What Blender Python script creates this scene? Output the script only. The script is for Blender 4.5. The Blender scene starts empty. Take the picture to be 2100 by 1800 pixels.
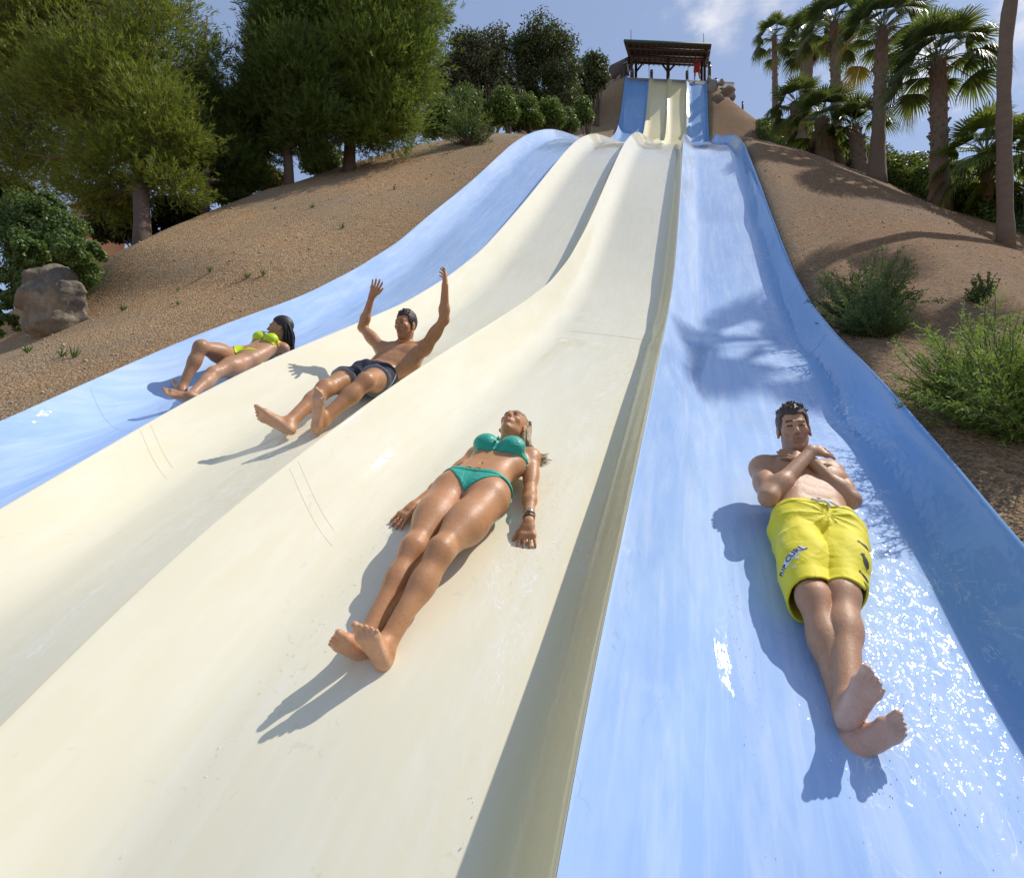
import bpy, math, random
import numpy as np
from mathutils import Vector, Matrix
R_ = math.radians
rng = np.random.default_rng(7)
random.seed(7)
SC = bpy.context.scene
COL = SC.collection

# ------------------------------------------------------------------ camera
YAW, PITCH, ROLL, FPX, PCX, PCY = 19.0, 4.0, 1.5, 1095.0, 1050.0, 900.0
def cam_basis():
    y, p, r = R_(YAW), R_(PITCH), R_(ROLL)
    f = np.array([-math.sin(y)*math.cos(p), math.cos(y)*math.cos(p), math.sin(p)])
    rt = np.array([math.cos(y), math.sin(y), 0.0]); up = np.cross(rt, f)
    return math.cos(r)*rt+math.sin(r)*up, -math.sin(r)*rt+math.cos(r)*up, f
CR, CU, CF = cam_basis()
cam = bpy.data.objects.new('camera', bpy.data.cameras.new('camera'))
COL.objects.link(cam)
cam.data.sensor_width = 36.0
cam.data.lens = 36.0*FPX/2100.0
cam.data.clip_start = 0.05
cam.data.clip_end = 4000
cam.matrix_world = Matrix(((CR[0], CU[0], -CF[0], 0), (CR[1], CU[1], -CF[1], 0), (CR[2], CU[2], -CF[2], 0), (0, 0, 0, 1)))
SC.camera = cam
def pray(u, v):
    d = CR*((u-PCX)/FPX)+CU*((PCY-v)/FPX)+CF
    return d/d[1]
def at(u, v, Y):
    return pray(u, v)*Y

# ------------------------------------------------------------------ sun, sky, exposure
SUN = np.array([0.47, 0.40, 0.79]); SUN /= np.linalg.norm(SUN)
SUN_EL = math.asin(SUN[2]); SUN_AZ = math.atan2(SUN[0], SUN[1])
sl = bpy.data.lights.new('sun', 'SUN'); sl.energy = 4.9; sl.angle = R_(0.53); sl.color = (1.0, 0.945, 0.86)
so = bpy.data.objects.new('sun', sl); COL.objects.link(so)
so.rotation_euler = Vector(SUN).to_track_quat('Z', 'Y').to_euler()
so.location = (6, 8, 30)
W = bpy.data.worlds.new('World'); SC.world = W; W.use_nodes = True
nt = W.node_tree; nt.nodes.clear()
def N(nt, t, **kw):
    n = nt.nodes.new(t)
    for k, v in kw.items(): setattr(n, k, v)
    return n
sky = N(nt, 'ShaderNodeTexSky'); sky.sky_type = 'NISHITA'; sky.sun_disc = False
sky.sun_elevation = SUN_EL; sky.sun_rotation = SUN_AZ; sky.air_density = 1.0; sky.dust_density = 0.6; sky.ozone_density = 3.0; sky.altitude = 50
bg = N(nt, 'ShaderNodeBackground'); bg.inputs[1].default_value = 0.14
out = N(nt, 'ShaderNodeOutputWorld')
tc = N(nt, 'ShaderNodeTexCoord')
# clouds: thin puffs placed by direction in the sky
mp = N(nt, 'ShaderNodeMapping'); mp.inputs['Scale'].default_value = (2.0, 2.0, 3.6); mp.inputs['Location'].default_value = (1.3, 0.4, 0.2)
nz = N(nt, 'ShaderNodeTexNoise'); nz.inputs['Scale'].default_value = 2.6; nz.inputs['Detail'].default_value = 9; nz.inputs['Roughness'].default_value = 0.56; nz.inputs['Distortion'].default_value = 0.25
nt.links.new(tc.outputs['Generated'], mp.inputs[0]); nt.links.new(mp.outputs[0], nz.inputs['Vector'])
def cloud_mask(u, v, rad, amt):
    d = pray(u, v); d = d/np.linalg.norm(d)
    vm = N(nt, 'ShaderNodeVectorMath', operation='DISTANCE'); vm.inputs[1].default_value = tuple(d)
    nm = N(nt, 'ShaderNodeVectorMath', operation='NORMALIZE'); nt.links.new(tc.outputs['Generated'], nm.inputs[0]); nt.links.new(nm.outputs[0], vm.inputs[0])
    mr = N(nt, 'ShaderNodeMapRange'); mr.interpolation_type = 'SMOOTHSTEP'
    mr.inputs['From Min'].default_value = rad; mr.inputs['From Max'].default_value = 0.0; mr.inputs['To Min'].default_value = 0; mr.inputs['To Max'].default_value = amt
    nt.links.new(vm.outputs['Value'], mr.inputs['Value']); return mr.outputs[0]
acc = None
for (u, v, rad, amt) in [(1490, 25, .12, .27), (1580, 5, .10, .26), (1400, -40, .2, .14), (1850, 205, .20, .26), (2080, 330, .24, .34), (2200, 40, .25, .2), (1700, 160, .12, .16)]:
    m = cloud_mask(u, v, rad, amt)
    if acc is None: acc = m
    else:
        mx = N(nt, 'ShaderNodeMath', operation='MAXIMUM'); nt.links.new(acc, mx.inputs[0]); nt.links.new(m, mx.inputs[1]); acc = mx.outputs[0]
ad = N(nt, 'ShaderNodeMath', operation='ADD'); nt.links.new(nz.outputs[0], ad.inputs[0]); nt.links.new(acc, ad.inputs[1])
cr = N(nt, 'ShaderNodeMapRange'); cr.interpolation_type = 'SMOOTHSTEP'
cr.inputs['From Min'].default_value = 0.66; cr.inputs['From Max'].default_value = 0.92; cr.inputs['To Max'].default_value = 0.9
nt.links.new(ad.outputs[0], cr.inputs['Value'])
# pale veil of thin haze over the blue
veil = N(nt, 'ShaderNodeMixRGB'); veil.inputs[0].default_value = 0.42; veil.inputs[2].default_value = (4.2, 5.2, 7.6, 1)
nt.links.new(sky.outputs[0], veil.inputs[1])
mixc = N(nt, 'ShaderNodeMixRGB'); mixc.inputs[2].default_value = (8.6, 8.5, 8.6, 1)
nt.links.new(cr.outputs[0], mixc.inputs[0]); nt.links.new(veil.outputs[0], mixc.inputs[1])
nt.links.new(mixc.outputs[0], bg.inputs[0]); nt.links.new(bg.outputs[0], out.inputs[0])
SC.view_settings.view_transform = 'Standard'; SC.view_settings.look = 'None'
SC.view_settings.exposure = -0.25; SC.view_settings.gamma = 1.0
SC.cycles.max_bounces = 6; SC.cycles.diffuse_bounces = 3; SC.cycles.glossy_bounces = 3; SC.cycles.transparent_max_bounces = 8
SC.cycles.sample_clamp_indirect = 6.0
SC.cycles.use_denoising = True

# ------------------------------------------------------------------ helpers
def tag(o, label=None, cat=None, group=None, kind=None):
    if label: o['label'] = label
    if cat: o['category'] = cat
    if group: o['group'] = group
    if kind: o['kind'] = kind
    return o
def empty(name, loc, label=None, cat=None, group=None):
    o = bpy.data.objects.new(name, None); COL.objects.link(o); o.location = Vector(loc); o.empty_display_size = .2
    return tag(o, label, cat, group)
def mesh(name, V, F, mat=None, parent=None, smooth=False, mats=None, mi=None):
    """V (n,3); F a list of (k, m) int arrays or lists of index tuples"""
    me = bpy.data.meshes.new(name)
    V = np.asarray(V, dtype=np.float32).reshape(-1, 3)
    if isinstance(F, np.ndarray): F = [F]
    if len(F) and not isinstance(F[0], np.ndarray):
        d = {}
        for f in F: d.setdefault(len(f), []).append(f)
        F = [np.array(x, dtype=np.int32) for x in d.values()]
    F = [f for f in F if len(f)]
    nl = sum(f.size for f in F); nf = sum(len(f) for f in F)
    me.vertices.add(len(V)); me.vertices.foreach_set('co', V.ravel())
    me.loops.add(nl); me.loops.foreach_set('vertex_index', np.concatenate([f.ravel() for f in F]).astype(np.int32))
    me.polygons.add(nf)
    tot = np.concatenate([np.full(len(f), f.shape[1], dtype=np.int32) for f in F])
    st = np.concatenate([[0], np.cumsum(tot)[:-1]]).astype(np.int32)
    me.polygons.foreach_set('loop_start', st); me.polygons.foreach_set('loop_total', tot)
    if smooth: me.polygons.foreach_set('use_smooth', np.ones(nf, dtype=bool))
    if mats:
        for m in mats: me.materials.append(m)
        if mi is not None: me.polygons.foreach_set('material_index', np.asarray(mi, dtype=np.int32))
    elif mat: me.materials.append(mat)
    me.update(calc_edges=True); me.validate()
    o = bpy.data.objects.new(name, me); COL.objects.link(o)
    if parent is not None: o.parent = parent
    return o
class MB:
    def __init__(s): s.V = []; s.F = []; s.n = 0
    def add(s, V, F):
        V = np.asarray(V, float); s.V.append(V)
        for f in F: s.F.append(tuple(int(i)+s.n for i in f))
        s.n += len(V)
    def box(s, c, size, M=None, bev=0.0):
        h = np.array(size)/2.0
        b = min(bev, h.min()*.6)
        if b <= 0:
            P = np.array([[x, y, z] for x in (-1, 1) for y in (-1, 1) for z in (-1, 1)])*h
            F = [(0, 1, 3, 2), (4, 6, 7, 5), (0, 4, 5, 1), (2, 3, 7, 6), (0, 2, 6, 4), (1, 5, 7, 3)]
        else:
            P = []
            idx = {}
            for x in (-1, 1):
                for y in (-1, 1):
                    for z in (-1, 1):
                        for a in range(3):
                            q = np.array([x, y, z])*(h-b); q[a] += [x, y, z][a]*b
                            idx[(x, y, z, a)] = len(P); P.append(q)
            F = []
            for a in range(3):
                o1, o2 = (a+1) % 3, (a+2) % 3
                for sg in (-1, 1):
                    f = []
                    for (p, q) in ((-1, -1), (1, -1), (1, 1), (-1, 1)):
                        k = [0, 0, 0]; k[a] = sg; k[o1] = p; k[o2] = q; f.append(idx[(*k, a)])
                    F.append(f if sg > 0 else f[::-1])
                for p in (-1, 1):
                    for q in (-1, 1):
                        k1 = [0, 0, 0]; k2 = [0, 0, 0]; k1[a] = -1; k2[a] = 1; k1[o1] = k2[o1] = p; k1[o2] = k2[o2] = q
                        F.append((idx[(*k1, o1)], idx[(*k2, o1)], idx[(*k2, o2)], idx[(*k1, o2)]))
            for x in (-1, 1):
                for y in (-1, 1):
                    for z in (-1, 1): F.append((idx[(x, y, z, 0)], idx[(x, y, z, 1)], idx[(x, y, z, 2)]))
            P = np.array(P)
        if M is not None: P = P@np.array(M).T
        s.add(P+np.array(c), F)
    def beam(s, a, b, w, d=None, bev=0.0, up=(0, 0, 1)):
        a = np.array(a, float); b = np.array(b, float); d = d or w
        z = b-a; L = np.linalg.norm(z); z = z/L
        u = np.array(up, float)
        if abs(u@z) > .98: u = np.array([1., 0, 0])
        x = np.cross(u, z); x /= np.linalg.norm(x); y = np.cross(z, x)
        s.box((a+b)/2, (w, d, L), np.stack([x, y, z], 1), bev)
    def tube(s, pts, rad, n=8, cap=True):
        P = np.array(pts, float); m = len(P)
        rad = np.full(m, rad) if np.isscalar(rad) else np.array(rad, float)
        T = np.gradient(P, axis=0); T /= np.linalg.norm(T, axis=1, keepdims=True)+1e-12
        x = np.cross(T[0], [0, 0, 1.0])
        if np.linalg.norm(x) < .1: x = np.cross(T[0], [1.0, 0, 0])
        x /= np.linalg.norm(x); V = []
        for i in range(m):
            x = x-T[i]*(x@T[i]); x /= np.linalg.norm(x)+1e-12; y = np.cross(T[i], x)
            a = np.arange(n)/n*2*math.pi
            V.append(P[i]+rad[i]*(np.cos(a)[:, None]*x+np.sin(a)[:, None]*y))
        F = []
        for i in range(m-1):
            for k in range(n): F.append((i*n+k, i*n+(k+1) % n, (i+1)*n+(k+1) % n, (i+1)*n+k))
        if cap: F.append(tuple(range(n))[::-1]); F.append(tuple((m-1)*n+k for k in range(n)))
        s.add(np.concatenate(V), F)
    def build(s, name, mat, parent=None, smooth=False):
        return mesh(name, np.concatenate(s.V), s.F, mat, parent, smooth)

def newmat(name):
    m = bpy.data.materials.new(name); m.use_nodes = True
    n = m.node_tree; n.nodes.clear()
    b = N(n, 'ShaderNodeBsdfPrincipled'); o = N(n, 'ShaderNodeOutputMaterial'); n.links.new(b.outputs[0], o.inputs[0])
    return m, n, b
def noise(n, scale, detail=4, rough=.55, vec=None, coord='Object', dist=0.0, mscale=None):
    t = N(n, 'ShaderNodeTexNoise'); t.inputs['Scale'].default_value = scale; t.inputs['Detail'].default_value = detail
    t.inputs['Roughness'].default_value = rough; t.inputs['Distortion'].default_value = dist
    if vec is None:
        c = N(n, 'ShaderNodeTexCoord'); vec = c.outputs[coord]
    if mscale is not None:
        mp = N(n, 'ShaderNodeMapping'); mp.inputs['Scale'].default_value = mscale; n.links.new(vec, mp.inputs[0]); vec = mp.outputs[0]
    n.links.new(vec, t.inputs['Vector']); return t
def ramp(n, src, stops):
    r = N(n, 'ShaderNodeValToRGB'); e = r.color_ramp.elements
    while len(e) < len(stops): e.new(.5)
    for el, (p, c) in zip(e, stops): el.position = p; el.color = (*c, 1) if len(c) == 3 else c
    n.links.new(src, r.inputs[0]); return r
def maprange(n, src, a, b, c, d, smooth=False):
    r = N(n, 'ShaderNodeMapRange')
    if smooth: r.interpolation_type = 'SMOOTHSTEP'
    for k, v in zip(('From Min', 'From Max', 'To Min', 'To Max'), (a, b, c, d)): r.inputs[k].default_value = v
    n.links.new(src, r.inputs['Value']); return r
def math_(n, op, a, b=None):
    m = N(n, 'ShaderNodeMath', operation=op)
    for i, x in enumerate((a, b)):
        if x is None: continue
        if isinstance(x, (int, float)): m.inputs[i].default_value = x
        else: n.links.new(x, m.inputs[i])
    return m.outputs[0]
def mixrgb(n, fac, a, b, bt='MIX'):
    m = N(n, 'ShaderNodeMixRGB', blend_type=bt)
    for i, x in enumerate((fac, a, b)):
        if isinstance(x, (int, float)): m.inputs[i].default_value = x
        elif isinstance(x, tuple): m.inputs[i].default_value = (*x, 1) if len(x) == 3 else x
        else: n.links.new(x, m.inputs[i])
    return m.outputs[0]
def bump(n, b, h, strength=.3, dist=.01, prev=None):
    k = N(n, 'ShaderNodeBump'); k.inputs['Strength'].default_value = strength; k.inputs['Distance'].default_value = dist
    n.links.new(h, k.inputs['Height'])
    if prev is not None: n.links.new(prev, k.inputs['Normal'])
    if b is not None: n.links.new(k.outputs[0], b.inputs['Normal'])
    return k.outputs[0]
def simple(name, col, rough=.6, var=.15, scale=6.0, metal=0.0, bmp=0.0, bscale=40.0, coat=0.0, mscale=None):
    m, n, b = newmat(name)
    t = noise(n, scale, 5, mscale=mscale)
    c = mixrgb(n, t.outputs[0], tuple(x*(1-var) for x in col), tuple(min(1, x*(1+var)) for x in col))
    n.links.new(c, b.inputs['Base Color']); b.inputs['Roughness'].default_value = rough; b.inputs['Metallic'].default_value = metal
    b.inputs['Coat Weight'].default_value = coat
    if bmp: bump(n, b, noise(n, bscale, 4).outputs[0], bmp, .01)
    return m
# ------------------------------------------------------------------ slide shape
KY = [-6, -4, -2, -1, 0, 0.5, 0.75, 1, 1.25, 1.5, 1.75, 2, 2.5, 3, 3.5, 4, 5, 6, 7, 8, 9, 10, 11, 12, 13, 14, 15, 16, 17, 18, 20, 22, 24, 26, 28, 29, 29.5, 30, 30.5, 31, 31.5, 32, 32.5, 33, 33.5, 34, 35]
KZ = [-3.178, -2.65, -2.096, -1.745, -1.293, -0.984, -0.781, -0.563, -0.357, -0.182, -0.027, 0.127, 0.423, 0.696, 0.958, 1.216, 1.743, 2.304, 2.999, 3.838, 4.758, 5.71, 6.655, 7.586, 8.46, 9.249, 9.969, 10.628, 11.225, 11.799, 12.956, 14.134, 15.45, 16.83, 18.333, 19.123, 19.566, 20.039, 20.585, 21.248, 21.985, 22.799, 23.75, 24.75, 25.75, 26.6, 27.5]
OFF = {0: ([-6, 2, 3, 4, 5, 6, 8, 10, 12, 15, 18, 22, 34], [.1, .1, .12, .24, .31, .47, .67, .61, .65, .62, .6, .5, 0]),
       1: ([-6, 1, 2, 3, 4, 5, 6, 8, 10, 12, 15, 18, 34], [-.02, -.02, -.02, .06, .09, .12, .22, .3, .25, .22, .2, .2, 0]),
       2: ([0, 34], [0, 0]),
       4: ([-6, 0, 1, 2, 3, 4, 5, 6, 8, 10, 12, 15, 18, 22, 34], [0, -.1, -.3, -.5, -.57, -.51, -.51, -.48, -.42, -.5, -.62, -.65, -.5, -.3, -.05])}
OFF[3] = (OFF[4][0], [v*.5 for v in OFF[4][1]])
RX = {0: ([-6, 2, 3.2, 17, 34], [-3.9, -3.95, -4.36, -4.37, -4.42]), 1: ([-6, 1.5, 2.2, 5, 17, 34], [-2.85, -2.88, -3.0, -2.98, -2.98, -2.92]),
      2: ([-6, 34], [-1.625, -1.71]), 3: ([-6, 2, 10, 17, 34], [-.25, -.235, -.265, -.34, -.585]),
      4: ([-6, 2.3, 3, 14, 17, 26, 34], [1.06, 1.07, 1.13, 1.08, 1.05, .8, .68])}
# smooth the knots once, on a fine table
_yf = np.arange(-6, 35.01, .05)
_zb = np.interp(_yf, KY, KZ)
_k = np.exp(-.5*(np.arange(-12, 13)/4.0)**2); _k /= _k.sum()
def _sm(a): return np.convolve(np.pad(a, 12, mode='reflect', reflect_type='odd'), _k, 'valid')
_zb = _sm(_zb)
_zo = {j: _zb+_sm(_sm(np.interp(_yf, *OFF[j]))) for j in range(5)}
_xo = {j: _sm(_sm(np.interp(_yf, *RX[j]))) for j in range(5)}
def rimz(j, y): return np.interp(y, _yf, _zo[j])
def rimx(j, y): return np.interp(y, _yf, _xo[j])
DEPTH = .34
def laneform(k, y, s):
    """height below the line between the rims, for s = 0..1 across lane k"""
    x0, x1 = rimx(k, y), rimx(k+1, y); w = x1-x0
    d = s*w
    wl, wr = .38, (.26 if k == 3 else .20)
    lip = .0
    l = np.clip((d-lip)/wl, 0, 1); r = np.clip((w-lip-d)/wr, 0, 1)
    def ss(q, p): q = q**p; q = q*q*(3-2*q); return 1-(1-q)**1.15
    fl = ss(l, .62); fr = ss(r, .72)
    t = fl*fr
    h = DEPTH*t
    # worn steps where the moulded floor changes pitch
    b = 0.0
    if k == 3:
        b = .05*np.exp(-((y-4.15)/.32)**2)-.045*np.exp(-((y-5.1)/.5)**2)+.035*np.exp(-((y-9.3)/.35)**2)-.03*np.exp(-((y-10.2)/.6)**2)
    if k == 2:
        b = .012*np.exp(-((y-5.2)/.2)**2)-.012*np.exp(-((y-5.6)/.3)**2)
    if k == 0: b = .01*np.sin(y*1.3)
    return h+b*fl*fr
def skew(x, y):
    w = np.clip((np.asarray(y, float)-24)/6, 0, 1); w = w*w*(3-2*w)
    return 1.9*np.clip((np.asarray(x, float)+4.4)/5.1, 0, 1)*w
def floorz(x, y):
    y = float(y); xs = [float(rimx(j, y)) for j in range(5)]
    k = min(3, max(0, int(np.searchsorted(xs, x))-1)); s = (x-xs[k])/(xs[k+1]-xs[k])
    return float(rimz(k, y)*(1-s)+rimz(k+1, y)*s-laneform(k, y, np.array(min(max(s, 0), 1.0))))

def lane_material(name, base, pale, deep, chalk, blue):
    m, n, b = newmat(name)
    c = N(n, 'ShaderNodeTexCoord'); P = c.outputs['Object']
    wear_shade = N(n, 'ShaderNodeAttribute'); wear_shade.attribute_name = 'wear_shade'; sw = N(n, 'ShaderNodeSeparateColor'); n.links.new(wear_shade.outputs['Color'], sw.inputs[0])
    big = noise(n, .8, 5, .6, P, mscale=(2.2, .45, .45)); mid = noise(n, 5, 5, .6, P, mscale=(3.0, .5, .5)); fine = noise(n, 60, 4, .6, P)
    col = mixrgb(n, maprange(n, big.outputs[0], .3, .7, 0, 1).outputs[0], deep, base)
    col = mixrgb(n, maprange(n, mid.outputs[0], .45, .75, 0, .55).outputs[0], col, pale)
    col = mixrgb(n, sw.outputs[0], mixrgb(n, .85, col, tuple(x*((.47, .76, .86)[i] if blue else (1.03, .97, .66)[i]) for i, x in enumerate(deep))), col)      # shade painted on right walls and steep top; cream yellowed as bounce light
    # chalky scale left by the water, in streaks down the lane
    st = noise(n, 2.2, 7, .7, P, mscale=(6.0, .35, .35), dist=.6)
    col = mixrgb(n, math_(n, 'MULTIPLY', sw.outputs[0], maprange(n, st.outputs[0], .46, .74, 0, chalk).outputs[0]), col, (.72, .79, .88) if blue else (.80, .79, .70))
    crk = N(n, 'ShaderNodeTexVoronoi', feature='DISTANCE_TO_EDGE'); crk.inputs['Scale'].default_value = 1.1
    wv = noise(n, 3, 4, .6, P); vv = mixrgb(n, .25, P, wv.outputs['Color']); n.links.new(vv, crk.inputs['Vector'])
    spk = noise(n, 17, 2, .5, P)
    ck = math_(n, 'MULTIPLY', maprange(n, crk.outputs['Distance'], .0, .004, .22, 0).outputs[0], maprange(n, spk.outputs[0], .54, .62, 0, 1).outputs[0])
    col = mixrgb(n, ck, col, tuple(x*.6 for x in deep))
    # thin lines of foam where the running sheet breaks up
    rid = noise(n, 7, 3, .55, P, mscale=(1.5, .6, .6), dist=1.6); pt2 = noise(n, 2.2, 3, .6, P, mscale=(2, .6, .6))
    ln = maprange(n, math_(n, 'ABSOLUTE', math_(n, 'SUBTRACT', rid.outputs[0], .5)), 0, .014, 1, 0).outputs[0]
    fm = math_(n, 'MULTIPLY', math_(n, 'MULTIPLY', ln, maprange(n, pt2.outputs[0], .5, .62, 0, 1).outputs[0]), maprange(n, sw.outputs[1], .03, .35, 0, .75).outputs[0])
    col = mixrgb(n, fm, col, (.88, .91, .94))
    n.links.new(col, b.inputs['Base Color'])
    b.inputs['Roughness'].default_value = .6
    b.inputs['Specular IOR Level'].default_value = .08
    # running water: fine choppy ripples where the stream runs, a thin smooth film elsewhere
    w1 = noise(n, 21, 1, .5, P, mscale=(1.35, .8, .8), dist=.5); w3 = noise(n, 4.0, 4, .55, P, mscale=(2.4, .6, .6), dist=1.2)
    wetm = noise(n, 1.6, 5, .6, P, mscale=(4.5, .5, .5)); pat = noise(n, 5, 3, .6, P, mscale=(2, .7, .7))
    film = maprange(n, wetm.outputs[0], .44, .66, .03, .7 if blue else .25).outputs[0]
    amp = math_(n, 'ADD', film, math_(n, 'MULTIPLY', math_(n, 'MULTIPLY', sw.outputs[1], 2.1), maprange(n, pat.outputs[0], .35, .6, .55, 1.1).outputs[0]))
    h = math_(n, 'ADD', math_(n, 'MULTIPLY', w1.outputs[0], amp), math_(n, 'MULTIPLY', w3.outputs[0], .30))
    k = bump(n, None, h, .5, .010)
    n.links.new(k, b.inputs['Coat Normal'])
    b.inputs['Coat Weight'].default_value = .85; b.inputs['Coat Roughness'].default_value = .035; b.inputs['Coat IOR'].default_value = 1.33
    bump(n, b, math_(n, 'ADD', math_(n, 'MULTIPLY', h, .3), math_(n, 'MULTIPLY', fine.outputs[0], .05)), .2, .01)
    return m
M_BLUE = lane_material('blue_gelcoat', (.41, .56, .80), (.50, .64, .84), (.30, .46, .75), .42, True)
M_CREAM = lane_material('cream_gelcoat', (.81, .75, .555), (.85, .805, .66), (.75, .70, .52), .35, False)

YS = np.concatenate([np.arange(-5.5, .5, .1), np.arange(.5, 6, .035), np.arange(6, 14, .08), np.arange(14, 29, .15), np.arange(29, 34.66, .08)])
S = np.concatenate([[0, .003, .007, .012, .02, .03], np.linspace(.042, .34, 16), np.linspace(.36, .80, 16), np.linspace(.81, .958, 14), [.97, .98, .988, .993, .997, 1]])
slide = empty('water_slide', (-1.6, 10, 5), 'wide four lane racing slide down the hill, blue outer lanes, cream middle lanes', 'water slide')
slide.location = (0, 0, 0)
LL = ['blue lane nearest the pines', 'cream lane beside the blue lane near the pines', 'cream lane along the blue lane of the man in yellow shorts', 'blue lane nearest the palms']
YM = None
for k in range(4):
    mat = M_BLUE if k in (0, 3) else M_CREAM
    V = []
    gap = .0006
    for y in YS:
        x0, x1 = rimx(k, y)+gap, rimx(k+1, y)-gap
        z0, z1 = rimz(k, y), rimz(k+1, y)
        h = laneform(k, y, S)
        w = x1-x0; d = np.minimum(S, 1-S)*w
        lip = .0015*np.sqrt(np.clip(1-(1-np.clip(d/.003, 0, 1))**2, 0, 1))-.0015
        V.append(np.stack([x0+S*w, y+skew(x0+S*w, y), z0*(1-S)+z1*S-h+lip], 1))
    n = len(S)
    # turned-down outer edges give the shell its thickness
    Vn = []
    for row in V:
        a = row[0]+np.array([0.0, 0, -.14]); b = row[-1]+np.array([0.0, 0, -.14])
        if k == 0: a = row[0]+np.array([-.012, 0, -.2])
        if k == 3: b = row[-1]+np.array([.012, 0, -.2])
        Vn.append(np.vstack([a, row, b]))
    Vn = [np.vstack([v[0], v[1], v[1:-1], v[-2], v[-1]]) for v in Vn]
    n += 4; Vn = np.concatenate(Vn); r = len(YS)
    i, j = np.meshgrid(np.arange(r-1), np.array([c_ for c_ in range(n-1) if c_ not in (1, n-3)]), indexing='ij'); q = (i*n+j).ravel()
    F = np.stack([q, q+1, q+n+1, q+n], 1)
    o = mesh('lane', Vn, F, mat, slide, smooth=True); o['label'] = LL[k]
    # worn pale floor, shade painted onto the right walls and steep top, and stream (where the water runs)
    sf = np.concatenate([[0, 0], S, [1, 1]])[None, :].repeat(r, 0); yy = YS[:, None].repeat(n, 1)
    wear_shade = 1-np.clip((sf-.80)/.06, 0, 1)*(.9 if k == 3 else .8)
    wear_shade = wear_shade*(1-.9*np.clip((yy-27.5)/3, 0, 1))  # steep top darkened: its shade is put into the colour
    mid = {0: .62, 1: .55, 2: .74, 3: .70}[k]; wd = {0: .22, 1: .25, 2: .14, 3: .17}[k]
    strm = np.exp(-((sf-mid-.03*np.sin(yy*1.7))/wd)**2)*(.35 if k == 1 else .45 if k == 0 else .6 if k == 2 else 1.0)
    ca = o.data.color_attributes.new('wear_shade', 'FLOAT_COLOR', 'POINT')
    ca.data.foreach_set('color', np.stack([wear_shade, strm, 0*wear_shade, 1+0*wear_shade], -1).astype(np.float32).ravel())

# moulded joints between the shells: thin dark seam lines, each lane's own part
M_SEAM = simple('seam_sealant', (.36, .48, .68), .6)
M_SEAMC = simple('seam_sealant_cream', (.79, .715, .52), .6)
def seam(k, y, s0=.03, s1=.97, w=.004, mat=None):
    ss = np.linspace(s0, s1, 40); P = []
    for s in ss:
        yy = y+.03*math.sin(s*3)
        x = rimx(k, yy)*(1-s)+rimx(k+1, yy)*s
        z = rimz(k, yy)*(1-s)+rimz(k+1, yy)*s-float(laneform(k, yy, np.array(s)))+.0035
        P.append((x, yy, z))
    P = np.array(P); V = []
    for p in P:
        for dy in (-w/2, w/2):
            zz = (np.interp(p[1]+dy, _yf, _zb)-np.interp(p[1], _yf, _zb))
            V.append((p[0], p[1]+dy, p[2]+zz))
    F = [(2*i, 2*i+1, 2*i+3, 2*i+2) for i in range(len(P)-1)]
    mesh('seam', V, F, mat, slide)
for k, y, a, b in [(0, 2.62, .03, .6), (0, 4.6, .03, .5), (0, 5.5, .03, .35), (1, 2.16, .01, .17), (1, 2.22, .01, .15), (2, 1.84, .01, .17), (2, 1.89, .01, .15), (2, 4.4, .03, .4), (2, 6.1, .03, .3), (1, 5.0, .03, .35)]:
    seam(k, y, a, b, .0017, M_SEAM if k == 0 else M_SEAMC)
for y in (5.2, 6.6, 8.1): seam(3, y, .7, .97, .006, M_SEAM); seam(3, y-.6, .02, .22, .005, M_SEAM)
seam(2, 5.32, .3, .85, .007, M_SEAMC)

# ------------------------------------------------------------------ terrain
LRY = [-6, 0, 3, 4.28, 4.8, 5.26, 5.57, 5.88, 6.5, 7.07, 8.56, 9.21, 10.85, 12.12, 17.2, 22.3, 27, 31, 34, 40]
LRZ = [-.3, -.3, -.25, -.18, .01, .2, .6, .83, .94, .98, .92, .8, .55, .35, .26, .9, .6, .1, -1.4, -2.5]
RRY = [-6, 0, 4, 8, 10.5, 11.4, 12.6, 14.35, 16.8, 20.8, 25, 29, 32, 34, 36, 40]
RRZ = [-4.4, -2.6, -.35, 1.9, 3.8, 4.5, 5.4, 6.6, 8.4, 11.1, 14.06, 17.9, 21.2, 21.6, 20, 18]
rs = np.random.default_rng(3)
_ph = rs.uniform(0, 6.28, (12, 2)); _fr = rs.uniform(.3, 1.6, (12, 2))
def lump(x, y):
    v = 0
    for (a, b), (p, q) in zip(_fr, _ph): v = v+np.sin(x*a+p)*np.cos(y*b+q)
    return v/12
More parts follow.
